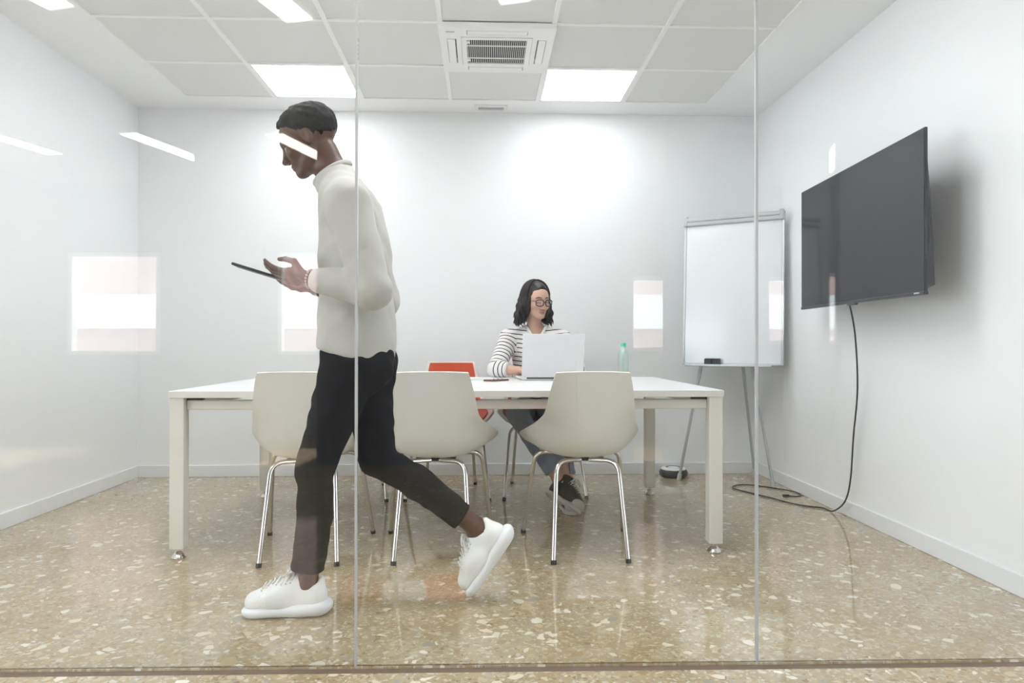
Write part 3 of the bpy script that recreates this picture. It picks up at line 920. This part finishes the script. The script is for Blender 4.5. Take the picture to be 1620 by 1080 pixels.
SKIN_D = grain(vcol(mat('skin_dark', (.12, .05, .03), .45)), 300, .05, 0)
SKIN_L = grain(vcol(mat('skin_light', (.6, .36, .27), .5)), 300, .05, 0)
HAIR_B = grain(mat('hair_black', (.008, .007, .007), .7, spec=.2), 250, .6, .3, .004)
HAIR_C = grain(mat('hair_dark_brown', (.014, .009, .008), .45, spec=.45), 120, .3, .5, .003)
KNIT = grain(mat('off_white_sweatshirt', (.47, .455, .42), .9, sheen=.1), 260, .25, .04)
PANTS = grain(mat('black_trousers', (.009, .009, .010), .9, spec=.15), 300, .2, .1)
SHOEW = grain(mat('white_leather', (.82, .82, .80), .4), 120, .05, .01)
SOLEW = mat('white_rubber', (.80, .81, .82), .5)
LACE = mat('white_lace', (.80, .79, .75), .8)
DENIM = grain(mat('blue_denim', (.25, .30, .36), .85, sheen=.2), 200, .3, .25)
CANVAS = grain(mat('black_canvas', (.018, .018, .02), .85), 400, .3, .1)

# ---- low white sneaker in its own frame: x to the toe, z up, origin under the heel
def sneaker(parent, O, fx, fz, upper_m, sole_m, lace_m, L=.30, sole_h=.045, high=0.0, nm='shoe', toe_m=None, label=None):
    fx = Vector(fx).normalized(); fz = Vector(fz); fz = (fz - fx * fz.dot(fx)).normalized(); fy = fz.cross(fx)
    base = Vector(O) - parent_world(parent)
    M = Matrix(((fx.x, fy.x, fz.x, base.x), (fx.y, fy.y, fz.y, base.y), (fx.z, fy.z, fz.z, base.z), (0, 0, 0, 1)))
    q = L / .30
    def field(): return Field(np.arange(-.03, .335 * q, .004), np.arange(-.075, .0751, .004), np.arange(-.012, .17 + high, .004))
    f = field()
    f.cap((.045 * q, 0, .060), (.060 * q, 0, .092), .040, .036, .02, flat=((0, 1, 0), .92))
    f.cap((.05 * q, 0, .055), (.16 * q, .002, .062), .042, .046, .03, flat=((0, 1, 0), .98))
    f.cap((.16 * q, .002, .056), (.245 * q, .004, .046), .046, .040, .03)
    f.cap((.19 * q, .002, .070), (.105 * q, 0, .116), .032, .026, .04, flat=((0, 1, 0), 1.15))
    f.cap((.035 * q, 0, .08), (.022 * q, 0, .118), .028, .016, .02, flat=((0, 1, 0), 1.2))
    f.cap((.115 * q, 0, .112), (.088 * q, 0, .146), .017, .012, .012, flat=((1, 0, .5), .5))
    if high: f.cap((.055 * q, 0, .09), (.062 * q, 0, .115 + high), .046, .046, .02, flat=((0, 1, 0), .86))
    f.cap((.060 * q, 0, .105), (.056 * q, 0, .22 + high), .034, .040, .006, 'cut', flat=((0, 1, 0), .84))
    f.plane_cut((0, 0, sole_h - .012), (0, 0, -1), .004)
    me = body_obj(nm, f, upper_m, None, smooth_iter=1)
    me.parent = parent; me.data.transform(M)
    if label: me['label'] = label
    s = field()
    r = .050
    s.cap((.042 * q, 0, sole_h * .5), (.10 * q, 0, sole_h * .5), .048, .046, .02, flat=((0, 0, 1), .62)); s.cap((.10 * q, 0, sole_h * .46), (.245 * q, .004, sole_h * .42), .047, .050, .02, flat=((0, 0, 1), .58))
    if not high: s.cap((.045 * q, 0, .032), (.235 * q, .004, .022), .047, .049, .01, flat=((0, 0, 1), .55))
    s.plane_cut((0, 0, 0.0), (0, 0, -1), .008)
    if not high: s.cap((.030 * q, 0, .035), (.070 * q, 0, .034), .046, .046, .03, flat=((0, 0, 1), .55))
    s.plane_cut((0, 0, sole_h + (0 if high else .012)), (0 if high else .075, 0, 1), .006 if high else .016)
    so_ = body_obj('sole', s, sole_m, None, smooth_iter=1); so_.data.transform(M); so_.parent = me
    lb = B(); ey = B()
    def top(x, y):
        ix = min(range(len(f.ax[0])), key=lambda i: abs(f.ax[0][i] - x)); iy = min(range(len(f.ax[1])), key=lambda i: abs(f.ax[1][i] - y))
        w_ = np.where(f.D[ix, iy] < 0)[0]
        return float(f.ax[2][w_.max()]) + .003 if len(w_) else .1
    nb = 7
    for k in range(nb):
        t = k / (nb - 1)
        x = (.212 - .100 * t) * q; w = .024 + .006 * t
        xs = [x + .006, x + .001, x, x + .001, x + .006]; yy = [-w, -w * .5, 0, w * .5, w]
        lb.tube(spline([(a_, b_, top(a_, b_) + .0015 + (.003 if c_ == 2 else 0)) for c_, (a_, b_) in enumerate(zip(xs, yy))], 3), .0036, 6)
        for sg in (-1, 1):
            z_ = top(x + .008, sg * (w + .005))
            ey.lathe([(.001, .001), (.0026, .0008), (.0026, -.004)], (x + .008, sg * (w + .005), z_), 8)
    zt = top(.110 * q, 0) + .006
    for sg in (-1, 1):
        lb.tube(spline([(.110 * q, 0, zt), (.120 * q, sg * .018, zt + .012), (.142 * q, sg * .040, zt - .004), (.140 * q, sg * .026, zt - .010), (.112 * q, 0, zt)], 5), .0030, 6)
        lb.tube(spline([(.110 * q, 0, zt), (.132 * q, sg * .030, zt - .004), (.152 * q, sg * .046, top(.152 * q, sg * .04) + .004)], 4), .0030, 6)
    ey.move(M).build('eyelets', GREYPL, me, True, kind='stuff')
    # raised stitch lines: toe seam and heel panel
    st = B()
    for xs, z0, z1, bend in ((.225 * q, .052, .098, .0), (.090 * q, .058, .100, -.03), (.200 * q, .056, .100, .0)):
        for sg in (-1, 1):
            P = []
            for k in range(9):
                z_ = z0 + (z1 - z0) * k / 8; x_ = xs + bend * (k / 8) ** 2
                ix = min(range(len(f.ax[0])), key=lambda i: abs(f.ax[0][i] - x_)); iz = min(range(len(f.ax[2])), key=lambda i: abs(f.ax[2][i] - z_))
                w_ = np.where(f.D[ix, :, iz] < 0)[0]
                if len(w_): P.append((x_, float(f.ax[1][w_.max() if sg > 0 else w_.min()]) + sg * .0006, z_))
            if len(P) > 3: st.tube(P, .0014, 5)
    st.move(M).build('seams', upper_m, me, True, kind='stuff')
    lb.move(M).build('laces', lace_m, me, True)
    if toe_m:
        c = field()
        c.ell((.252 * q, .004, .045), (.043, .044, .034), None, .003); c.plane_cut((0, 0, sole_h - .01), (0, 0, -1), .003); c.plane_cut((.238 * q, 0, 0), (-1, 0, -.3), .004)
        co_ = body_obj('toe_cap', c, toe_m, None, smooth_iter=1); co_.data.transform(M); co_.parent = me
    return me

# ------------------------------------------------------------------ the walking man
def walking_man():
    t = thing('person', 'man in off-white sweatshirt and black trousers walking behind the glass, looking at a phone', 'person', (-.55, 2.60, 0))
    HC = np.array([-.630, 2.62, 1.682]); HM = frame((-.90, .03, -.44), (-.44, 0, .90)); hs = 1.0
    f = Field(rng([(-.93, -.50, .0032), (-.50, .16, .008)]), rng([(2.30, 2.90, .005)]), rng([(-.01, 1.10, .008), (1.10, 1.30, .0032), (1.30, 1.50, .008), (1.50, 1.84, .0032)]))
    # trunk
    pel, wst, che, shb, nek = (-.455, 2.62, .90), (-.452, 2.62, 1.06), (-.462, 2.62, 1.26), (-.478, 2.62, 1.42), (-.535, 2.62, 1.545)
    SL, SR = (-.455, 2.445, 1.425), (-.475, 2.795, 1.425)
    f.ell(pel, (.105, .155, .12), None, .05); f.ell(wst, (.10, .135, .14), None, .06); f.ell(che, (.112, .165, .17), None, .06); f.ell(shb, (.09, .16, .10), None, .06)
    f.cap(SL, nek, .05, .045, .05); f.cap(SR, nek, .05, .045, .05)
    f.cap(nek, HC + HM @ np.array([0, -.03, -.06]), .056, .052, .03)
    # arms
    EL, WL = (-.365, 2.40, 1.125), (-.585, 2.455, 1.168)
    ER, WR = (-.39, 2.83, 1.12), (-.612, 2.672, 1.150)
    f.chain([SL, EL], [.052, .040]); f.chain([EL, WL], [.041, .026]); f.chain([SR, ER], [.052, .040]); f.chain([ER, WR], [.041, .026])
    dL = unit((-1, .16, .10)); dR = unit((-1, -.30, .12))
    add_hand(f, WL, dL, unit((.26, .55, .80)), unit((-.1, -.80, .60)), (.45, .5, .6, .75), .75, .19)
    add_hand(f, WR, dR, unit((.24, -.25, .95)), unit((-.2, .95, .30)), (.55, .6, .65, .7), .8, .19)
    # legs
    hipL, kneL, ankL = (-.462, 2.55, .88), (-.588, 2.556, .515), (-.618, 2.565, .105)
    hipR, kneR, ankR = (-.44, 2.69, .88), (-.392, 2.69, .525), (-.024, 2.688, .268)
    for h, kn, a in ((hipL, kneL, ankL), (hipR, kneR, ankR)):
        mid = np.array(kn) * .62 + np.array(a) * .38 + np.array((.018, 0, .008))
        f.cap(h, kn, .085, .056, .03); f.cap(kn, mid, .052, .050, .02); f.cap(mid, a, .049, .034, .02)
    f.cap(ankL, (-.70, 2.565, .05), .034, .03, .02); f.cap(ankR, (-.03, 2.69, .19), .034, .03, .02)
    add_head(f, HC, HM, hs)
    skin = (.085, .036, .020)
    def col(V):
        c = head_color(V, HC, HM, hs, skin, (.12, .045, .036), (.014, .010, .008), .55)
        return c
    body_obj('body', f, SKIN_D, t, col, smooth_iter=1)
    # hair: short, a little fuller on top
    h = Field(np.arange(-.80, -.48, .004), np.arange(2.50, 2.74, .004), np.arange(1.58, 1.86, .004))
    hc = lambda x, y, z: HC + HM @ np.array([x, y, z])
    h.ell(hc(0, -.028, .042), (.080, .098, .084), HM, .02); h.ell(hc(0, .010, .070), (.064, .074, .050), HM, .03)
    h.ell(hc(0, .085, .005), (.120, .060, .075), HM, .008, 'cut'); h.ell(hc(0, .030, -.055), (.15, .085, .075), HM, .012, 'cut')
    h.plane_cut(hc(0, -.02, -.035), HM @ np.array([0, -.15, -1]), .01)
    r = np.random.RandomState(3)
    h.warp(wrinkle(.0035, [((1, .4, .3), 170), ((.2, 1, .5), 190), ((.3, .2, 1), 180), ((1, -1, .5), 230)], 5))
    body_obj('hair', h, HAIR_B, t, smooth_iter=0)
    # sweatshirt
    s = Field(np.arange(-.66, -.26, .0065), np.arange(2.29, 2.92, .0065), np.arange(.82, 1.62, .0065))
    s.ell((-.455, 2.62, .93), (.138, .180, .17), None, .05); s.ell((-.455, 2.62, 1.07), (.132, .172, .18), None, .06); s.ell((-.460, 2.62, 1.26), (.130, .186, .18), None, .06)
    s.ell((-.478, 2.62, 1.42), (.108, .178, .11), None, .06)
    s.cap(SL, nek, .066, .062, .05); s.cap(SR, nek, .066, .062, .05)
    CL = np.array(EL) * .16 + np.array(WL) * .84; CR = np.array(ER) * .16 + np.array(WR) * .84
    s.chain([SL, EL], [.074, .064], .03); s.chain([SR, ER], [.074, .064], .03)
    for c_, e_ in ((CL, EL), (CR, ER)):
        sl_ = Field(*s.ax); sl_.chain([e_, c_], [.062, .043], .02)
        d_ = unit(c_ - np.array(e_)); sl_.plane_cut(c_ + d_ * .012, d_, .004)
        h_ = np.clip(.5 + .5 * (s.D - sl_.D) / .02, 0, 1); s.D = (s.D + (sl_.D - s.D) * h_ - .02 * h_ * (1 - h_)).astype(np.float32)
    s.warp(wrinkle(.0038, [((.5, .3, 1), 46), ((1, .2, -.7), 38), ((.3, 1, .9), 52), ((-.6, .5, 1), 70)], 2))
    s.plane_cut((-.46, 2.62, .900), (-.26, 0, -1), .006)
    _u = unit(HC + HM @ np.array([0, -.03, -.06]) - np.array(nek)); s.plane_cut(np.array(nek) + _u * .022, _u, .006)
    s.cap(nek, HC + HM @ np.array([0, -.03, -.06]), .060, .058, .004, 'cut')
    top = body_obj('sweatshirt', s, KNIT, t, smooth_iter=1)
    # ribs: collar and cuffs
    up = unit(HC + HM @ np.array([0, -.03, -.06]) - np.array(nek)); a1 = unit(np.cross(up, (0, 1, 0))); a2 = np.cross(up, a1)
    ctr = np.array(nek) + up * .018
    off = np.array(parent_world(t))
    B().tube([ctr + (a1 * math.cos(w) * .068 + a2 * math.sin(w) * .068) - up * .012 * math.cos(w) - off for w in np.linspace(0, 2 * math.pi, 33)], .012, 10, caps=False).build('collar', KNIT, top, True)
    for c_, e_ in ((CL, EL), (CR, ER)):
        d_ = unit(c_ - np.array(e_)); p = [c_ + d_ * q - off for q in (-.012, -.006, .018, .024)]
        B().tube(p, [.040, .0425, .0385, .034], 20).build('cuff', KNIT, top, True)
    # bracelet of small beads
    d_ = unit(np.array(WL) - np.array(EL)); b1 = unit(np.cross(d_, (0, 0, 1))); b2 = np.cross(d_, b1); b = B()
    for k in range(18):
        w = 2 * math.pi * k / 18; p = np.array(WL) - d_ * .002 + (b1 * math.cos(w) + b2 * math.sin(w)) * .030 - off
        b.lathe([(.001, -.0045), (.0042, -.002), (.0042, .002), (.001, .0045)], p, 8)
    b.build('bracelet', mat('grey_beads', (.35, .33, .30), .4), t, True)
    # trousers
    p = Field(np.arange(-.72, .06, .0065), np.arange(2.42, 2.82, .0065), np.arange(.10, 1.03, .0065))
    p.ell((-.455, 2.62, .91), (.125, .168, .12), None, .05); p.ell((-.40, 2.56, .87), (.085, .085, .09), None, .04); p.ell((-.40, 2.68, .87), (.085, .085, .09), None, .04)
    lc = np.array(kneL) * .12 + np.array(ankL) * .88; rc = np.array(kneR) * .14 + np.array(ankR) * .86
    for h_, kn, a, w in ((hipL, kneL, lc, .058), (hipR, kneR, rc, .050)):
        a = np.array(a); mid = np.array(kn) * .55 + a * .45 + np.array((.012, 0, .006))
        p.cap(h_, kn, .102, .066, .03); p.cap(kn, mid, .064, .060, .02); p.cap(mid, a, .060, w, .02)
    p.warp(wrinkle(.004, [((.6, .3, 1), 60), ((1, .1, -.6), 70), ((.2, .8, 1), 85)], 9))
    for a, kn in ((lc, kneL), (rc, kneR)):
        d_ = unit(a - np.array(kn)); p.plane_cut(a, d_, .004, a - .11, a + .11)
    p.plane_cut((-.45, 2.62, .985), (0, 0, 1), .004)
    body_obj('trousers', p, PANTS, t, smooth_iter=1)
    sneaker(t, (-.549, 2.568, 0.0), (-1, -.03, 0), (0, 0, 1), SHOEW, SOLEW, LACE, L=.296, label='white sneaker flat on the floor')
    sneaker(t, (.118, 2.690, .236), (-.58, -.02, -.815), (-.815, 0, .58), SHOEW, SOLEW, LACE, L=.283, label='white sneaker raised on its toe')
    # phone in the hands
    ph = thing('smartphone', 'dark flat smartphone held in the hands of the walking man', 'phone', (-.785, 2.530, 1.199))
    M = Matrix(frame((-.955, -.03, .295), (.295, .05, .955)).tolist()).to_4x4()
    B().box((-.038, -.088, -.0045), (.038, .078, .0045), .003).move(M).build('body', BLACKP, ph)
    B().box((-.035, -.084, .0040), (.035, .074, .0050), 0).move(M).build('screen', SCREEN, ph)
walking_man()

# ------------------------------------------------------------------ the seated woman
def stripes_mat():
    m = mat('striped_blouse', (.8, .77, .75), .85)
    n, l, b = nodes(m)
    a = n.new('ShaderNodeAttribute'); a.attribute_name = 'stripe'
    d = n.new('ShaderNodeMath'); d.operation = 'DIVIDE'; d.inputs[1].default_value = .0285; l.new(a.outputs['Fac'], d.inputs[0])
    f = n.new('ShaderNodeMath'); f.operation = 'FRACT'; l.new(d.outputs[0], f.inputs[0])
    k = n.new('ShaderNodeMath'); k.operation = 'LESS_THAN'; k.inputs[1].default_value = .23; l.new(f.outputs[0], k.inputs[0])
    mx = n.new('ShaderNodeMix'); mx.data_type = 'RGBA'; mx.inputs[6].default_value = (.80, .77, .755, 1); mx.inputs[7].default_value = (.02, .018, .025, 1)
    l.new(k.outputs[0], mx.inputs[0]); l.new(mx.outputs[2], b.inputs['Base Color'])
    return m
BLOUSE = stripes_mat()

def seated_woman():
    t = thing('person', 'seated woman with dark curly hair and glasses in striped blouse, typing at the laptop', 'person', (.35, 4.68, 0))
    off = np.array(parent_world(t))
    HC = np.array([.340, 4.585, 1.228]); HM = frame((.42, -.89, -.15), (.05, -.15, 1)); hs = .95
    H_ = lambda x, y, z: HC + HM @ (np.array([x, y, z]) * hs)
    f = Field(rng([(-.02, .70, .004)]), rng([(3.98, 4.20, .008), (4.20, 4.46, .004), (4.46, 4.74, .004), (4.74, 4.92, .009)]), rng([(.06, .72, .009), (.72, .84, .0036), (.84, 1.08, .008), (1.08, 1.37, .0036)]))
    pel, wst, che = (.345, 4.74, .54), (.343, 4.715, .72), (.338, 4.69, .90)
    nek = (.335, 4.665, 1.03)
    SR, SL = (.165, 4.675, .985), (.512, 4.675, .985)
    f.ell(pel, (.155, .115, .11), None, .05); f.ell(wst, (.12, .09, .14), None, .06); f.ell(che, (.135, .095, .14), None, .06)
    f.cap(SR, nek, .042, .040, .05); f.cap(SL, nek, .042, .040, .05)
    f.cap(nek, H_(0, -.03, -.06), .048, .046, .03)
    ER, WR = (.085, 4.505, .795), (.225, 4.395, .788); EL, WL = (.592, 4.505, .795), (.50, 4.39, .788)
    f.chain([SR, ER], [.045, .036]); f.chain([ER, WR], [.037, .024]); f.chain([SL, EL], [.045, .036]); f.chain([EL, WL], [.037, .024])
    add_hand(f, WR, unit((.62, -.78, -.05)), unit((.1, .0, -1)), unit((.78, .62, 0)), (.5, .5, .5, .5), .3, .165, rr=.86)
    add_hand(f, WL, unit((-.52, -.85, -.05)), unit((-.1, .0, -1)), unit((-.85, .52, 0)), (.5, .5, .5, .5), .3, .165, rr=.86)
    hR, kR, aR = (.285, 4.72, .53), (.205, 4.30, .535), (.437, 4.155, .165)
    hL, kL, aL = (.41, 4.72, .53), (.425, 4.29, .535), (.497, 4.155, .14)
    for h, k_, a in ((hR, kR, aR), (hL, kL, aL)):
        f.cap(h, k_, .075, .052, .03); f.cap(k_, a, .050, .033, .02)
    f.cap(aR, (.44, 4.15, .10), .032, .03, .02); f.cap(aL, (.497, 4.16, .07), .032, .03, .02)
    add_head(f, HC, HM, hs, True)
    skin = (.62, .385, .285)
    col = lambda V: head_color(V, HC, HM, hs, skin, (.47, .235, .185), (.06, .037, .028), .80)
    body_obj('body', f, SKIN_L, t, col, smooth_iter=1)
    # blouse
    s = Field(np.arange(-.02, .72, .006), np.arange(4.36, 4.92, .006), np.arange(.50, 1.09, .006))
    s.ell((.345, 4.74, .57), (.165, .125, .11), None, .05); s.ell(wst, (.150, .115, .16), None, .06); s.ell(che, (.158, .118, .15), None, .06)
    s.cap(SR, nek, .054, .052, .05); s.cap(SL, nek, .054, .052, .05)
    CR = np.array(ER) * .52 + np.array(WR) * .48; CL = np.array(EL) * .52 + np.array(WL) * .48
    s.chain([SR, ER], [.062, .056], .025); s.chain([SL, EL], [.062, .056], .025); s.cap(ER, CR, .054, .046, .02); s.cap(EL, CL, .054, .046, .02)
    s.warp(wrinkle(.004, [((.5, .4, 1), 60), ((1, .3, -.6), 55), ((.2, 1, .9), 75)], 12))
    s.cap((.335, 4.665, 1.0), H_(0, -.03, -.06), .058, .066, .004, 'cut')
    s.cap((.342, 4.56, .95), (.338, 4.60, 1.06), .012, .062, .006, 'cut')
    for c_, e_ in ((CR, ER), (CL, EL)):
        d_ = unit(c_ - np.array(e_)); s.plane_cut(c_ + d_ * .01, d_, .004, c_ - .07, c_ + .07)
    s.plane_cut((.34, 4.7, .742), (0, 0, -1), .004, (-.03, 4.3, .6), (.75, 4.56, .80))
    def stripe(V):
        o = V[:, 2] - .18 * np.abs(V[:, 0] - .34) ** 1.0 * .6
        for sh, el, wr in ((SR, ER, WR), (SL, EL, WL)):
            sh, el, wr = map(np.array, (sh, el, wr))
            def dist(a, b):
                v = b - a; tt = np.clip(((V - a) @ v) / (v @ v), 0, 1); return np.linalg.norm(V - a - tt[:, None] * v, axis=1), tt * np.linalg.norm(v)
            d1, t1 = dist(sh, el); d2, t2 = dist(el, wr)
            side = (V[:, 0] < .215) if sh[0] < .3 else (V[:, 0] > .465)
            m1 = side & (d1 < .080) & (t1 > .01) & (d1 <= d2); m2 = (d2 < .075) & (d2 < d1) & (V[:, 1] < 4.62)
            o[m1] = 1.0 - t1[m1]; o[m2] = 1.0 - np.linalg.norm(el - sh) - t2[m2]
        return o
    bl = body_obj('blouse', s, BLOUSE, t, None, {'stripe': stripe}, smooth_iter=1)
    # open collar band
    P = [(.268, 4.660, 1.066), (.276, 4.625, 1.060), (.292, 4.590, 1.035), (.312, 4.572, .995), (.336, 4.567, .955)]
    Q = [(.412, 4.660, 1.066), (.402, 4.620, 1.060), (.388, 4.590, 1.035), (.364, 4.572, .995), (.340, 4.567, .955)]
    WB = mat('blouse_white', (.80, .77, .755), .85)
    for pts in (P, Q): B().tube([np.array(p) - off for p in spline(pts, 6)], .010, 8, flat=(Vector((0, 1, 0)), .6)).build('collar', WB, bl, True)
    # jeans
    p = Field(np.arange(.08, .62, .007), np.arange(4.05, 4.90, .007), np.arange(.11, .68, .007))
    p.ell((.345, 4.74, .54), (.17, .125, .10), None, .05)
    for h, k_, a in ((hR, kR, aR), (hL, kL, aL)):
        c_ = np.array(k_) * .12 + np.array(a) * .88
        p.cap(h, k_, .088, .066, .03); p.cap(k_, c_, .064, .050, .02)
    p.warp(wrinkle(.003, [((.6, .3, 1), 80), ((1, .5, -.6), 70)], 4))
    for k_, a in ((kR, aR), (kL, aL)):
        c_ = np.array(k_) * .12 + np.array(a) * .88; d_ = unit(c_ - np.array(k_)); p.plane_cut(c_, d_, .004, c_ - .08, c_ + .08)
    body_obj('jeans', p, DENIM, t, smooth_iter=1)
    RUB = mat('off_white_rubber', (.62, .59, .54), .6)
    sneaker(t, (.367, 4.150, .078), (.60, -.74, -.25), (.40, .50, .75), CANVAS, RUB, LACE, L=.255, sole_h=.028, high=.02, toe_m=RUB, label='black canvas sneaker tipped to show its pale sole')
    sneaker(t, (.490, 4.225, 0), (.02, -1, 0), (0, 0, 1), CANVAS, RUB, LACE, L=.255, sole_h=.028, high=.02, toe_m=RUB, label='black canvas sneaker flat on the floor')
    # hair: cap plus many curled locks
    h = Field(np.arange(.19, .49, .004), np.arange(4.45, 4.75, .004), np.arange(1.05, 1.38, .004))
    h.ell(H_(0, -.024, .040), np.array((.083, .102, .092)) * hs, HM, .02)
    h.ell(H_(-.072, -.018, -.045), np.array((.026, .060, .080)) * hs, HM, .03); h.ell(H_(.072, -.018, -.045), np.array((.026, .060, .080)) * hs, HM, .03)
    h.ell(H_(0, -.075, -.040), np.array((.075, .045, .085)) * hs, HM, .03)
    h.ell(H_(.004, .100, -.020), np.array((.061, .082, .112)) * hs, HM, .008, 'cut')
    h.warp(wrinkle(.003, [((1, .4, .3), 150), ((.2, 1, .5), 170), ((.3, .2, 1), 90)], 8))
    hair = body_obj('hair', h, HAIR_C, t, smooth_iter=0)
    r = random.Random(11)
    lk = B()
    for i in range(330):
        az = math.radians(r.uniform(68, 292))                      # 0 = forward
        x0, y0 = math.sin(az), math.cos(az)
        t0 = r.uniform(4, 60); zb = r.uniform(-.170, -.110)
        ph = r.uniform(0, 6.28); amp = r.uniform(.006, .014); turns = r.uniform(1.8, 3.4); flare = r.uniform(.006, .048)
        k_ = r.uniform(.98, 1.05)
        pts = []; rad = []; n_ = 24
        for k in range(n_ + 1):
            q = k / n_
            if q < .4:
                th = math.radians(t0 + (96 - t0) * q / .4)
                p_ = np.array([math.sin(th) * x0 * .086, math.sin(th) * y0 * .104 - .022, .040 + math.cos(th) * .095]) * k_
            else:
                u_ = (q - .4) / .6
                zs_ = .040 + math.cos(math.radians(96)) * .095
                p_ = np.array([x0 * (.086 + flare * u_), y0 * .104 * (1 - .10 * u_) - .022 - (.02 * u_ if y0 > .3 else 0), zs_ + (zb - zs_) * u_]); p_[:2] *= k_
            gr_ = min(1, max(0, (q - .22) / .35)); a_ = ph + turns * 6.28 * max(0, q - .22)
            p_[0] += math.cos(a_) * amp * gr_; p_[1] += math.sin(a_) * amp * gr_
            pts.append(H_(*p_) - off)
            rad.append((.0066 if q < .82 else .0066 * (1 - (q - .82) * 3.8)) * (.5 + .5 * min(1, q * 4)))
        lk.tube(pts, rad, 6)
    for i in range(95):                                            # loose outer curls
        az = math.radians(r.uniform(66, 294)); x0, y0 = math.sin(az), math.cos(az)
        zt_ = r.uniform(-.06, .05); zb = r.uniform(-.185, -.115); ph = r.uniform(0, 6.28); amp = r.uniform(.010, .019); tr_ = r.uniform(1.2, 2.4); fl_ = r.uniform(.012, .050)
        pts = []; rad = []
        for k in range(21):
            q = k / 20; a_ = ph + tr_ * 6.28 * q; am = amp * min(1, q * 2.5)
            pts.append(H_(x0 * (.086 + fl_ * q) + math.cos(a_) * am, y0 * (.100 + fl_ * .3 * q) - .024 - (.02 * q if y0 > .2 else 0) + math.sin(a_) * am, zt_ + (zb - zt_) * q) - off)
            rad.append(.0056 * min(1, .35 + q * 3) * (1 if q < .75 else 1 - (q - .75) * 3.2))
        lk.tube(pts, rad, 6)
    lk.build('curly_locks', HAIR_C, hair, True)
    # glasses
    FR = mat('spectacle_frame', (.012, .012, .02), .3)
    b = B(); ln = B()
    for q in (-1, 1):
        ring = []
        for k in range(25):
            w = 2 * math.pi * k / 24
            cx, cz = math.cos(w), math.sin(w)
            ring.append(H_(q * .034 + .0265 * abs(cx) ** .75 * (1 if cx > 0 else -1), .112 - .010 * abs(abs(q * .034 + .026 * cx) / .06) ** 2, -.006 + .0215 * abs(cz) ** .8 * (1 if cz > 0 else -1)) - off)
        b.tube(ring, .0030, 6, caps=False)
        ln.add([p * 1 for p in ring[:-1]] , [tuple(range(24))])
        b.tube([H_(q * .0605, .104, .004) - off, H_(q * .074, .085, .004) - off, H_(q * .077, .0, .002) - off], .0021, 6)
    b.tube(spline([H_(-.008, .112, -.002) - off, H_(0, .114, .001) - off, H_(.008, .112, -.002) - off], 4), .0022, 6)
    g = b.build('glasses', FR, t, True, label='dark thin framed glasses')
    ln.build('lens', LENS, g)
seated_woman()
